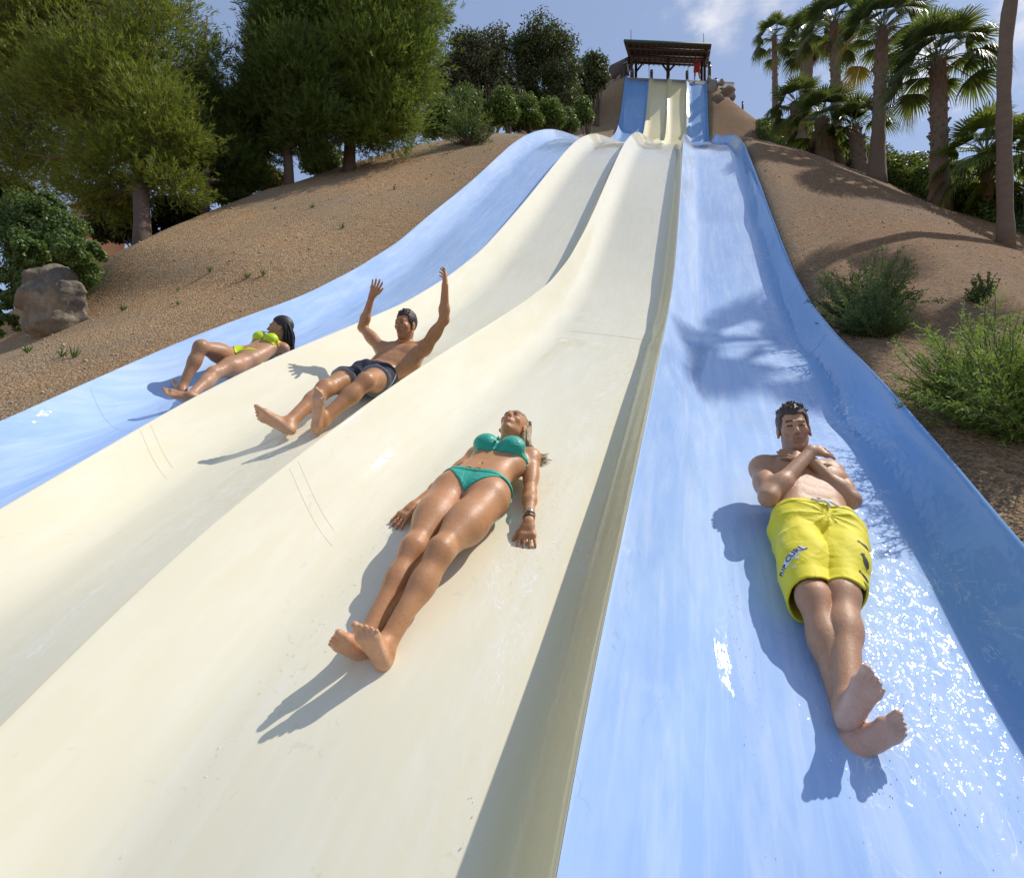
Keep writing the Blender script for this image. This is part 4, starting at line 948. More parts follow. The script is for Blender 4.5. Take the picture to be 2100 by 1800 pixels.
for u, v, an, w_, h_ in ((1774, 1120, 1.75, .06, .014), (1775, 1150, 1.4, .06, .02), (1772, 1182, 1.9, .05, .016)):
    cloth_print(B, short, u, v, an, .01, None, quadgrid(w_, h_, 10, 3, lambda t: .35+.65*abs(math.sin(t*4))), M_INK, 'dark_print', .0022)

# --- man with both arms up in navy trunks
C = Person(JOINTS['C'], True, nrm(cvec(-.38, .02, .92)), nrm(cvec(-.02, .99, .05)), .0045)
for q, hint, pf in (('r', cvec(.16, .95, .1), .5), ('l', cvec(-.80, .52, .1), .5)): C.J['he_'+q], C.J['ba_'+q] = footpts(C.J['an_'+q], C.J['kn_'+q], C.loc(hint), (pf, C.loc(cvec(.1, 0, -1))), 1.0)
J = C.J
cz = lambda *a: C.loc(cvec(*a))
hC = {'l': hand(J['wr_l'], J['el_l'], J['ti_l'], cz(-.2, -.1, 1), cz(1, 0, 0), 1.0, .12, .14),
      'r': hand(J['wr_r'], J['el_r'], J['ti_r']+cz(.0, 0, 0)*.0, cz(-.9, .0, .35), cz(-.9, 0, .4), 1.0, .35, .05, fing=(.30, .35, .45, .5))}
C.build(hC, {'l': cvec(.3, .95, 0), 'r': cvec(-.9, .3, 0)}, SK_C, 'smiling man in navy trunks with both arms raised on the cream lane', 1.0)
C.short_hair(M_HAIR_BL, 9, .014, 300, .9)
M_NAVY = cloth_material('navy_cloth', (.010, .013, .028), .2, 300, .8, 14); M_TRIM = simple('white_piping', (.25, .28, .33), .6); M_NAVY.node_tree.nodes['Principled BSDF'].inputs['Sheen Weight'].default_value = 0
X, Y, Z = C.xyz(); pe = J['pelvis']; G = C.G
SF = smin(C.Bd-.012, np.float32(.4)+0*C.Bd, .01)
# hem planes across each thigh
def hemfield(q, frac):
    h, k = J['hp_'+q], J['kn_'+q]; d = nrm(k-h); c = h+(k-h)*frac
    return ((X-c[0])*d[0]+(Y-c[1])*d[1]+(Z-c[2])*d[2]).astype(np.float32)
def nearleg(q):
    h, k = J['hp_'+q], J['kn_'+q]; ab = k-h; t = np.clip(((X-h[0])*ab[0]+(Y-h[1])*ab[1]+(Z-h[2])*ab[2])/(ab@ab), 0, 1.3)
    return np.sqrt((X-h[0]-ab[0]*t)**2+(Y-h[1]-ab[1]*t)**2+(Z-h[2]-ab[2]*t)**2)
nl, nr_ = nearleg('l'), nearleg('r')
hem = np.where(nl < nr_, hemfield('l', .50), hemfield('r', .48))
SF = SF-(.010*np.clip(1-np.abs(hem)/.12, 0, 1)).astype(np.float32)+(.003*np.sin(X*60+Z*45)).astype(np.float32)
trunk = C.shell('swim_trunks', np.maximum(np.maximum(SF, hem), (Z-(pe[2]+.075)+.0*X).astype(np.float32)), M_NAVY)
C.shell('piping', np.maximum(SF-.002, np.abs(hem)-.0032), M_TRIM, 0, trunk)
hl = J['hp_r']; 
C.shell('piping', np.maximum(np.maximum(SF-.003, np.maximum(hem, (Z-(pe[2]+.075)).astype(np.float32)+0*X)), (np.abs(Y-J['hp_r'][1]+.02)-.005+0*X).astype(np.float32)+(np.where(X > hl[0], 0, 1)).astype(np.float32)), M_TRIM, 0, trunk)

# --- woman in the yellow bikini, half hidden by the lane edge
D = Person(JOINTS['D'], False, nrm(cvec(-.95, .10, .25)), nrm(cvec(-.05, 1, .0)), .0052)
J = D.J
hD = {q: hand(J['wr_'+q], J['el_'+q], J['ti_'+q], -D.f, np.array([1.0 if q == 'l' else -1.0, 0, 0]), .9, .1, .12) for q in 'lr'}
D.build(hD, {'l': cvec(.4, .3, .8), 'r': cvec(.4, .8, .4)}, SK_D, 'long-haired woman in a yellow bikini with one knee up on the far blue lane', .95)
X, Y, Z = D.xyz(); pe = J['pelvis']; zx = Z-pe[2]; xx = np.abs(X-pe[0])
m, n, b = newmat('yellow_print_cloth'); v = N(n, 'ShaderNodeTexVoronoi'); v.inputs['Scale'].default_value = 10; v.inputs['Randomness'].default_value = .7
tcn = N(n, 'ShaderNodeTexCoord'); n.links.new(tcn.outputs['Object'], v.inputs['Vector'])
mk = maprange(n, v.outputs['Distance'], .22, .27, 1, 0); n.links.new(mixrgb(n, mk.outputs[0], (.55, .70, .01), (.62, .07, .01)), b.inputs['Base Color']); b.inputs['Roughness'].default_value = .5
M_PRINT = m
reg = np.maximum(zx-.045, -(zx+np.where(Y < pe[1]+.02, .085-xx*.95, .12-xx*.7)))
D.shell('bikini_bottom', np.maximum(D.Bd-.006, reg.astype(np.float32)), M_PRINT)
zb = Z-(J['chest'][2]+.032); bx = np.abs(X-J['chest'][0])
reg = np.abs(zb)-np.where(Y < J['chest'][1], np.where(bx < .135, .056-.045*np.exp(-(bx/.016)**2), .01), .012)
tp = D.shell('bikini_top', np.maximum(D.T-.007, reg.astype(np.float32)), M_PRINT)
mb = MB()
for sg in (-1, 1): mb.tube([J['chest']+np.array([sg*.07, -.125, .07]), J['chest']+np.array([sg*.055, -.10, .13]), J['neck']+np.array([sg*.03, -.05, .02]), J['neck']+np.array([sg*.0, .05, .04])], [.005]*4, 5)
mb.build('strap', M_PRINT, tp, True)
def cD(a, r):
    H = D.H; u = r.uniform(0, 1)
    return [H(a*.05, .03-.03*u, .088), H(a*.072, -.03-.05*u, .07), H(a*.078, -.045-.075*u, .0), H(a*.075, -.045-.095*u, -.08), H(a*.08, -.05-.10*u, -.15), H(a*.075, -.06-.095*u, -.215)]
strands(D, 'hair', M_HAIR_BL, np.linspace(-1, 1, 130), cD, .009, .003, 12, .005, 3)
FH = D.G.new(); Mh = np.stack([D.hr, D.hf, D.hu], 1); paint(D.G, FH, [ell(D.H(0, -.026, .034), D.wr((.088, .106, .100))*D.hs, Mh, .01)])
hx, hy, hz = D.hxyz(); FH = np.maximum(FH, ((hy-.05)*.8-(hz-.055)*.9+0*hx).astype(np.float32)); FH = np.maximum(FH, (-.09-hz+0*hx).astype(np.float32))
D.shell('hair', FH, M_HAIR_BL, 0)
# ------------------------------------------------------------------ vegetation
def leafmat(name, c0, c1, c2, rough=.6, trans=.25):
    m, n, b = newmat(name)
    g = N(n, 'ShaderNodeNewGeometry'); r = ramp(n, g.outputs['Random Per Island'], [(0, c0), (.5, c1), (1, c2)])
    t = noise(n, .9, 3); col = mixrgb(n, maprange(n, t.outputs[0], .35, .7, 0, .6).outputs[0], r.outputs[0], c1)
    n.links.new(col, b.inputs['Base Color']); b.inputs['Roughness'].default_value = rough; b.inputs['Specular IOR Level'].default_value = .3
    tr = N(n, 'ShaderNodeBsdfTranslucent'); n.links.new(mixrgb(n, .5, col, (.30, .36, .04)), tr.inputs['Color'])
    mx = N(n, 'ShaderNodeMixShader'); mx.inputs[0].default_value = trans
    o = [x for x in n.nodes if x.type == 'OUTPUT_MATERIAL'][0]
    n.links.new(b.outputs[0], mx.inputs[1]); n.links.new(tr.outputs[0], mx.inputs[2]); n.links.new(mx.outputs[0], o.inputs[0])
    return m
def unit(a): return a/(np.linalg.norm(a, axis=-1, keepdims=True)+1e-9)
def blades(base, dirs, length, width, r, bend=.0, three=False):
    """one slim pointed blade per row: base, direction, length, width"""
    n_ = len(base); s = unit(np.cross(dirs, r.normal(size=(n_, 3)))); L = np.broadcast_to(np.asarray(length), (n_,))[:, None]; w = np.broadcast_to(np.asarray(width), (n_,))[:, None]
    mid = base+dirs*L*.45; tip = base+dirs*L+np.array([0, 0, -1.0])*bend*L
    V = np.stack([base, mid+s*w*.5, tip, mid-s*w*.5], 1).reshape(-1, 3)
    F = (np.arange(n_)*4)[:, None]+np.array([[0, 1, 2, 3]])
    return V, F
def leaves(c, nrm_, size, r, asp=.5):
    n_ = len(c); a = unit(np.cross(nrm_, r.normal(size=(n_, 3)))); b = np.cross(nrm_, a); s = np.broadcast_to(np.asarray(size), (n_,))[:, None]
    V = np.stack([c-a*s, c+b*s*asp+a*s*.1, c+a*s, c-b*s*asp+a*s*.1], 1).reshape(-1, 3)
    return V, (np.arange(n_)*4)[:, None]+np.array([[0, 1, 2, 3]])
M_BARK = simple('pine_bark', (.13, .085, .06), .9, .35, 7, bmp=.8, bscale=18)
M_TWIG = simple('grey_twig', (.20, .165, .13), .9, .3, 9)
M_PINE = leafmat('pine_needles', (.07, .12, .02), (.19, .235, .034), (.38, .36, .05), .55, .36)
M_PINED = leafmat('dark_pine_needles', (.05, .095, .022), (.095, .15, .03), (.17, .21, .042), .6, .3)
M_PINEB = leafmat('green_pine_needles', (.07, .13, .024), (.15, .22, .034), (.28, .31, .05), .55, .35)
def conifer(name, label, base, lean, height, blobs, mat, ntuft, seed, trunk_r=.14, group=None, tuft=.16, twigs=60, nb=7):
    """blobs: (centre, radii) of the crown's masses; tufts of needles cluster on the ends of branchlets"""
    r = np.random.default_rng(seed); base = np.array(base, float)
    t = empty(name, base, label, 'tree', group); t.location = Vector(base)
    top = base+np.array(lean, float)
    mb = MB(); z = np.linspace(0, 1, 12)
    P = [base*(1-q)+top*q+np.array([.10*math.sin(q*5+seed), .08*math.cos(q*4), 0])*q for q in z]; P[0] = P[0]-np.array([0, 0, .3])
    P = np.array(P)-base
    mb.tube(P, trunk_r*(1-.82*z)*np.where(z < .05, 1.3, 1), 9)
    cl = []; vols = np.array([np.prod(b[1]) for b in blobs]); vols = vols/vols.sum()
    for (c, rad), v in zip(blobs, vols):
        c = np.array(c)-base; rad = np.array(rad)
        k = int(max(6, 210*v*len(blobs)**.3))
        d = unit(r.normal(size=(k, 3))); rr = r.uniform(.35, 1.0, (k, 1))**.6
        q = c+d*rr*rad*np.array([1, 1, 1]); cl.append(np.concatenate([q, d, np.full((k, 1), rad.min())], 1))
    cl = np.concatenate(cl)
    for i in r.choice(len(cl), min(twigs, len(cl)), replace=False):
        e = cl[i, :3]; s_ = np.clip(e[2]/max(P[-1][2], .1)-.12, .18, .95); a = np.array([np.interp(s_, z, P[:, k]) for k in range(3)])
        m_ = (a+e)/2+np.array([0, 0, -.12*np.linalg.norm(e-a)])*.6
        mb.tube([a, m_, e], [trunk_r*.30, trunk_r*.16, .008], 5, cap=False)
    TRK = mb
    # branchlets with needle tufts
    per = max(4, ntuft//len(cl)); m_ = len(cl)*per
    cc = np.repeat(cl, per, 0); cs = .16+.20*cc[:, 6:7]
    off = r.normal(size=(m_, 3))*cs*np.array([.8, .8, .55])
    pos = cc[:, :3]+off
    d = unit(cc[:, 3:6]*.7+unit(off)*.5+np.array([0, 0, .75])+r.normal(size=(m_, 3))*.28)
    nb_ = nb; pb = np.repeat(pos, nb_, 0); db = np.repeat(d, nb_, 0); al = r.uniform(0, tuft*1.1, (m_*nb_, 1))
    nd = unit(db+r.normal(size=db.shape)*.42)
    V, F = blades(pb+db*al, nd, r.uniform(.6, 1.2, m_*nb_)*tuft, tuft*.13, r, .05)
    mesh('crown', V, F, mat, t)
    mb = TRK
    for i in r.choice(m_, min(110, m_), replace=False):
        a = pos[i]; e = a+unit(d[i]+r.normal(size=3)*.5)*r.uniform(.15, .4); mb.tube([cc[i, :3], a-d[i]*.15, (a+e)/2+r.normal(size=3)*.03, e], [.010, .008, .006, .003], 4, cap=False)
    mb.build('trunk', M_BARK, t, True)
    return t
def B_(u, v, Y, ru, rv, ry=None):
    c = at(u, v, Y); k = Y*1.18/FPX; return (c, (ru*k, (ry if ry else ru*.9)*k, rv*k))
# the great pine on the left
bp = hit(300, 497); bp = bp+np.array([-.3, .2, -.15])
Yp = 6.6
conifer('pine_tree', 'huge yellow-green pine filling the corner above the boulder', bp, at(250, -120, Yp+1)-bp, 6,
        [B_(120, 60, Yp+.6, 190, 150), B_(320, 70, Yp+.4, 95, 110), B_(230, 190, Yp, 170, 95), B_(330, 250, Yp, 90, 85), B_(90, 260, Yp+.4, 120, 80), B_(250, 330, Yp-.1, 110, 60), B_(355, 330, Yp+.1, 45, 60), B_(10, 150, Yp+.8, 90, 170), B_(170, 370, Yp, 70, 40), B_(30, 300, Yp+.9, 80, 70), B_(250, 400, Yp+.2, 60, 26), B_(350, 385, Yp+.1, 60, 30), B_(210, 425, Yp+.3, 50, 18), B_(380, 300, Yp+.2, 30, 40), B_(60, 345, Yp+.9, 90, 50), B_(150, 400, Yp+.7, 60, 35)], M_PINE, 42000, 1, .14, 'pines on the left hillside', .115, 90)
b2 = at(420, 452, 8.2)
conifer('pine_tree', 'slim dark pine squeezed behind the huge yellow-green pine', b2, at(425, 40, 8.6)-b2, 5,
        [B_(425, 150, 8.6, 26, 80), B_(410, 230, 8.7, 60, 90), B_(455, 270, 8.8, 60, 60), B_(520, 260, 9.4, 60, 60), B_(470, 350, 8.9, 70, 40), B_(420, 330, 8.6, 60, 60), B_(545, 290, 9.6, 45, 40)], M_PINED, 16000, 2, .09, 'pines on the left hillside', .13, 50)
b3 = hit(595, 368); b3[2] -= .1; Y3 = b3[1]
conifer('pine_tree', 'dark bushy pine with a bare short trunk and a low limb', b3, at(570, -60, Y3)-b3, 7,
        [B_(590, 50, Y3, 62, 95), B_(552, 150, Y3, 50, 65), B_(620, 170, Y3, 75, 70), B_(560, 225, Y3, 60, 50), B_(640, 250, Y3, 55, 35), B_(530, 230, Y3, 35, 30), B_(610, 285, Y3, 50, 18)], M_PINED, 22000, 3, .11, 'pines on the left hillside', .14, 60)
b4 = hit(716, 350); b4[2] -= .1; Y4 = b4[1]
conifer('pine_tree', 'broad pine with mixed green needles beside the feathery shrub', b4, at(735, -80, Y4)-b4, 8,
        [B_(700, 60, Y4, 85, 110), B_(800, 40, Y4, 80, 90), B_(760, 150, Y4, 110, 80), B_(840, 120, Y4, 50, 60), B_(700, 200, Y4, 90, 55), B_(800, 235, Y4, 75, 50), B_(860, 30, Y4, 42, 50), B_(760, 285, Y4, 65, 28), B_(650, 120, Y4, 60, 70)], M_PINEB, 34000, 4, .15, 'pines on the left hillside', .14, 80)

# broad-leaved trees and shrubs
M_OLIVE = leafmat('olive_grey_leaves', (.05, .062, .03), (.085, .10, .045), (.15, .125, .075), .6, .15)
M_OLIVE2 = leafmat('dull_green_leaves', (.04, .06, .02), (.075, .10, .03), (.12, .135, .05), .6, .15)
M_SHRUB = leafmat('bright_shrub_leaves', (.06, .11, .02), (.11, .18, .03), (.18, .25, .05), .5, .25)
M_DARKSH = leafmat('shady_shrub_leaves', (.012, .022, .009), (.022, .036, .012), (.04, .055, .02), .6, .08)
M_BUSH = leafmat('buckthorn_leaves', (.055, .105, .028), (.105, .18, .045), (.18, .25, .07), .45, .25)
M_STEM = simple('brown_stem', (.14, .10, .065), .9, .3, 9)
M_YELSH = leafmat('dry_scrub_leaves', (.10, .10, .03), (.17, .165, .05), (.26, .24, .09), .7, .2)
def shrub(name, label, base, blobs, mat, nleaf, size, seed, cat='shrub', stems=12, group=None, trunk=.03, asp=.5, up=.3, stemname='stem'):
    r = np.random.default_rng(seed); base = np.array(base, float)
    t = empty(name, base, label, cat, group); mb = MB(); cl = []
    vols = np.array([np.prod(b[1]) for b in blobs])**.8; vols = vols/vols.sum()
    for (c, rad), v in zip(blobs, vols):
        k = max(8, int(300*v)); d = unit(r.normal(size=(k, 3))); q = np.array(c)-base+d*(r.uniform(.3, 1.0, (k, 1))**.5)*np.array(rad)*.9
        cl.append(np.concatenate([q, d, np.full((k, 1), min(rad))], 1))
    cl = np.concatenate(cl)
    for i in r.choice(len(cl), min(stems, len(cl)), replace=False):
        e = cl[i, :3]; mb.tube([np.array([0, 0, -.1])+r.normal(size=3)*trunk*.5*np.array([1, 1, 0]), e*.5+np.array([0, 0, .08*abs(e[2])])+r.normal(size=3)*.04, e], [trunk, trunk*.6, trunk*.18], 6, cap=False)
    mb.build(stemname, M_STEM, t, True)
    per = max(3, nleaf//len(cl)); cc = np.repeat(cl, per, 0); m_ = len(cc)
    d0 = unit(r.normal(size=(m_, 3))); pos = cc[:, :3]+d0*(r.uniform(0, 1, (m_, 1))**.45)*(cc[:, 6:7]*.50)*np.array([1, 1, .9])
    nn = unit(d0+np.array([0, 0, up])+r.normal(size=(m_, 3))*.6)
    V, F = leaves(pos, nn, r.uniform(.6, 1.3, m_)*size, r, asp)
    mesh('crown' if cat == 'tree' else 'foliage', V, F, mat, t)
    return t
e = hit(985, 240, 12, 34)
Yc = 26
def gb(u, Y, dv=0): d = pray(u, 900); x = d[0]*Y; return np.array([x, Y, tz(x, Y)])
shrub('olive_tree', 'grey-green round tree left of the tallest round tree on the ridge', gb(985, 24), [B_(960, 110, 24, 45, 45), B_(1010, 95, 24, 42, 38), B_(930, 150, 24, 45, 38), B_(990, 150, 24, 60, 38), B_(1020, 180, 24, 40, 30), B_(960, 200, 24, 50, 40), B_(1040, 215, 24, 40, 40), B_(900, 185, 24, 40, 40)], M_OLIVE, 26000, .085, 11, 'tree', 30, 'round trees near the top of the hill', .09, stemname='trunk')
shrub('olive_tree', 'tallest round tree left of the shelter, partly bare inside', gb(1120, 26), [B_(1100, 85, 26, 48, 42), B_(1140, 110, 26, 42, 42), B_(1080, 130, 26, 45, 40), B_(1150, 160, 26, 42, 40), B_(1110, 180, 26, 45, 32), B_(1080, 210, 26, 40, 35), B_(1150, 205, 26, 38, 35)], M_OLIVE2, 26000, .08, 12, 'tree', 40, 'round trees near the top of the hill', .10, stemname='trunk')
shrub('olive_tree', 'small dark round tree right beside the ramp of the shelter', gb(1215, 31), [B_(1215, 138, 31, 28, 24), B_(1200, 165, 31, 34, 26), B_(1230, 160, 31, 20, 20), B_(1195, 190, 31, 30, 22)], M_OLIVE2, 12000, .085, 13, 'tree', 20, 'round trees near the top of the hill', .08, stemname='trunk')
for i, (u, v, Y, ru, rv, mt, lb) in enumerate([
    (900, 235, 16, 48, 55, M_SHRUB, 'leafy green shrub between the broad pine and the feathery shrub'),
    (1030, 215, 19, 34, 50, M_SHRUB, 'tall bright green bush right behind the feathery shrub'),
    (1075, 230, 20, 40, 40, M_SHRUB, 'bright green bush just behind the hump of the far blue lane'),
    (1195, 225, 24, 22, 36, M_SHRUB, 'upright bright green bush left of the steep lanes'),
    (1125, 232, 21, 36, 34, M_SHRUB, 'bright green bush covering the foot of the tallest round tree'),
    (1160, 245, 23, 26, 26, M_BUSH, 'small mid green bush between the tallest round tree and the upright bush'),
    (960, 215, 19, 55, 40, M_BUSH, 'dark green thicket below the grey-green round tree')]):
    bs = gb(u, Y); shrub('green_bush', lb, bs, [B_(u, v, Y, ru*.7, rv*.8), B_(u-ru*.4, v+rv*.45, Y, ru*.6, rv*.45), B_(u+ru*.4, v+rv*.4, Y, ru*.6, rv*.45)], mt, 7500, .055, 30+i, 'shrub', 16, 'shrubs along the left ridge', .03)
# undergrowth in the shade behind the pines
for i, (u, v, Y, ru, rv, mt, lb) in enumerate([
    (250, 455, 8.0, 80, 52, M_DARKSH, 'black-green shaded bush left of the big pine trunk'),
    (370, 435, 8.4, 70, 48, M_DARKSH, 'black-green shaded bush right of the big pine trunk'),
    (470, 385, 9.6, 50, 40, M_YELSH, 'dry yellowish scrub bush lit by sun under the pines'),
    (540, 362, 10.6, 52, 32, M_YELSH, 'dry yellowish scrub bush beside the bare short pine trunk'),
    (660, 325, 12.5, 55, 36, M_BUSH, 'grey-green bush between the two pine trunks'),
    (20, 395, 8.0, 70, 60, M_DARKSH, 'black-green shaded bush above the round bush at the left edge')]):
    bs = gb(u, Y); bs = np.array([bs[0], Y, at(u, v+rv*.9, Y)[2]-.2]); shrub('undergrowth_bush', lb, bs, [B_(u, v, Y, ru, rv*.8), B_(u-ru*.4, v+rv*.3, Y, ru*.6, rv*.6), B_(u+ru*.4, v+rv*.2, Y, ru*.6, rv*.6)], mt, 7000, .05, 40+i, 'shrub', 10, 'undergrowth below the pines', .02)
bq = hit(205, 600); bq = bq+np.array([-.9, .2, -.1])
Yb = 4.75
shrub('round_bush', 'big dense dark green bush growing over and behind the boulder', at(110, 640, Yb), [B_(60, 500, Yb+.1, 95, 90), B_(150, 540, Yb+.15, 60, 70), B_(10, 660, Yb+.1, 36, 70), B_(110, 590, Yb+.25, 70, 60), B_(60, 440, Yb, 70, 60), B_(130, 470, Yb, 62, 66), B_(190, 520, Yb, 36, 62), B_(30, 575, Yb-.45, 36, 60), B_(60, 520, Yb-.4, 50, 30), B_(150, 505, Yb-.3, 60, 42), B_(70, 500, Yb-.3, 60, 40), B_(50, 540, Yb+.2, 60, 80), B_(170, 570, Yb+.1, 40, 40), B_(0, 600, Yb+.1, 34, 90), B_(100, 420, Yb, 40, 35)], M_BUSH, 52000, .026, 60, 'shrub', 9, None, .03, up=.5)

# feathery tamarisk-like shrubs
M_FEATH = leafmat('feathery_green', (.055, .10, .03), (.10, .165, .045), (.16, .235, .07), .6, .3)
M_FEATHD = leafmat('feathery_dark_green', (.05, .095, .035), (.085, .15, .05), (.13, .21, .07), .6, .25)
M_FEATHY = leafmat('feathery_yellow_green', (.13, .21, .035), (.22, .33, .06), (.33, .43, .11), .6, .35)
def feather(name, label, base, n_, h, spread, mat, seed, w=.006, dirb=(0, 0, 1), group='feathery shrubs beside the slide', fine=26, low=.25):
    r = np.random.default_rng(seed); t = empty(name, base, label, 'shrub', group)
    mb = MB(); Bs = []; Ds = []; Ls = []
    for i in range(n_):
        th = r.uniform(0, 2*math.pi); tilt = (r.uniform(0, 1)**.6)*spread; hh = h*r.uniform(.45, 1.1)*(1-.25*tilt)
        d = unit(np.array([math.cos(th)*math.sin(tilt), math.sin(th)*math.sin(tilt), math.cos(tilt)])+np.array(dirb)*.25)
        p0 = np.array([math.cos(th), math.sin(th), 0])*r.uniform(0, .12)*h; q = [p0+np.array([0, 0, -.05])]
        for k in range(6): d = unit(d+np.array([0, 0, -.05])+r.normal(size=3)*.07); q.append(q[-1]+d*hh/6)
        q = np.array(q); mb.tube(q, np.linspace(.007, .0018, 7), 4, cap=False)
        for k in range(fine):
            s_ = r.uniform(low, 1)*6; a = np.array([np.interp(s_, range(7), q[:, c_]) for c_ in range(3)]); dd = unit(q[min(6, int(s_)+1)]-q[int(min(5, s_))])
            bd = unit(dd*.9+r.normal(size=3)*.55); L = hh*.22*r.uniform(.5, 1.1)*(1.15-s_/8)
            for s2 in range(5):
                x = a+bd*L*s2/5; Bs.append(x); Ds.append(unit(bd+r.normal(size=3)*.45)); Ls.append(L*.42)
    mb.build('stem', M_STEM, t)
    V, F = blades(np.array(Bs), np.array(Ds), np.array(Ls), w, r, .05)
    mesh('foliage', V, F, mat, t); return t
p = hit(960, 298); feather('feathery_shrub', 'feathery green shrub on the crest of the left slope', p, 90, 1.35, 1.0, M_FEATH, 71, .022, fine=20)
p = hit(1722, 660); feather('feathery_shrub', 'dark feathery shrub hugging the rim of the right blue lane', p+np.array([0.22, .1, 0]), 130, .78, 1.1, M_FEATHD, 72, .010, (.25, .0, 1), fine=40, low=.08)
p = hit(1805, 690); feather('feathery_shrub', 'low dark feathery shrub just behind the one hugging the rim', p+np.array([-.05, 0, 0]), 110, .58, 1.2, M_FEATHD, 73, .010, fine=38, low=.08)
p = hit(2030, 850); feather('feathery_shrub', 'bright yellow-green feathery shrub at the right edge of the slope', p, 170, .74, 1.15, M_FEATHY, 74, .007, (.05, 0, 1), fine=44, low=.05)
p = hit(2110, 900); feather('feathery_shrub', 'yellow-green feathery shrub cut off by the right edge', p, 130, .75, 1.2, M_FEATHY, 75, .008, fine=40, low=.05)
p = hit(2015, 622); feather('small_weed', 'small upright green weed alone on the right slope', p, 34, .34, .55, M_BUSH, 76, .02, group=None, fine=18)
# sprigs sprouting from the gravel, each its own plant
rs = np.random.default_rng(5)
sprig = None
for i, (u, v) in enumerate([(365, 630), (55, 725), (125, 735), (150, 735), (365, 600), (540, 570), (505, 575), (700, 470), (640, 430), (810, 390), (430, 560), (250, 640)]):
    q = hit(u, v)
    if sprig is None:
        mb = MB(); 
        V, F = blades(np.zeros((26, 3)), unit(np.stack([rs.normal(0, .5, 26), rs.normal(0, .5, 26), np.full(26, 1.)], 1)), rs.uniform(.05, .13, 26), .009, rs)
        sprig = mesh('weed_sprig', V, F, M_BUSH); o = sprig
    else:
        o = sprig.copy(); COL.objects.link(o)
    o.location = Vector(q); o.rotation_euler = (0, 0, i*1.3); k = rs.uniform(.7, 1.3); o.scale = (k, k, k)
    tag(o, 'tiny green weed sprig sprouting from the gravel of the left slope', 'weed', 'weed sprigs in the left gravel slope')

# ---- fan palms
M_PALMT = simple('palm_trunk_bark', (.19, .13, .085), .9, .3, 5, bmp=.9, bscale=9, mscale=(1, 1, 3.5))
M_BOOT = simple('palm_leaf_base', (.22, .155, .105), .85, .35, 20)
M_FAN = leafmat('palm_fan', (.035, .06, .024), (.055, .09, .032), (.10, .14, .045), .42, .32)
M_FANY = leafmat('palm_fan_fresh', (.08, .12, .03), (.13, .18, .04), (.20, .25, .06), .45, .4)
M_FANO = leafmat('palm_fan_dead', (.16, .10, .05), (.26, .17, .08), (.36, .26, .13), .8, .2)
M_FANGOLD = leafmat('palm_fan_yellowing', (.30, .20, .03), (.45, .34, .05), (.50, .30, .08), .7, .3)
M_PET = simple('palm_stalk', (.12, .14, .05), .5, .3, 6)
def fan(r, org, d, pet, rad, nseg=30, span=2.5, droop=.25, wid=1.0):
    """one fan leaf: stalk and a pleated round blade split into pointed fingers"""
    d = unit(np.array(d)); side = unit(np.cross(d, [0, 0, 1.0])+1e-6); upv = np.cross(side, d)
    e = org+d*pet+np.array([0, 0, -1])*pet*droop*.25
    d2 = unit(d+np.array([0, 0, -1])*droop*.8); upv = np.cross(side, d2)
    V = []; F = []
    for i in range(nseg):
        a = (i/(nseg-1)-.5)*span; a += r.normal(0, .015)
        dirn = d2*math.cos(a)+side*math.sin(a); L = rad*(1-.22*(abs(a)/(span/2))**2)*r.uniform(.92, 1.05)
        fold = (.02 if i % 2 else -.02)
        perp = unit(np.cross(dirn, upv)); w = rad*span/nseg*.40*wid
        dn = np.array([0, 0, -1.0])
        p0 = e; m1 = e+dirn*L*.42+upv*(fold*rad+.04*rad); tip = e+dirn*L*.97+dn*L*(.10+droop*.5)*r.uniform(.6, 1.4); m2 = e+dirn*L*.80+dn*L*(.02+droop*.16)
        k = len(V); V += [p0, m1+perp*w, m1-perp*w, m2+perp*w*.42, m2-perp*w*.42, tip]
        F += [(k, k+1, k+2), (k+1, k+3, k+4), (k+1, k+4, k+2), (k+3, k+5, k+4)]
    return V, F, (org, e)
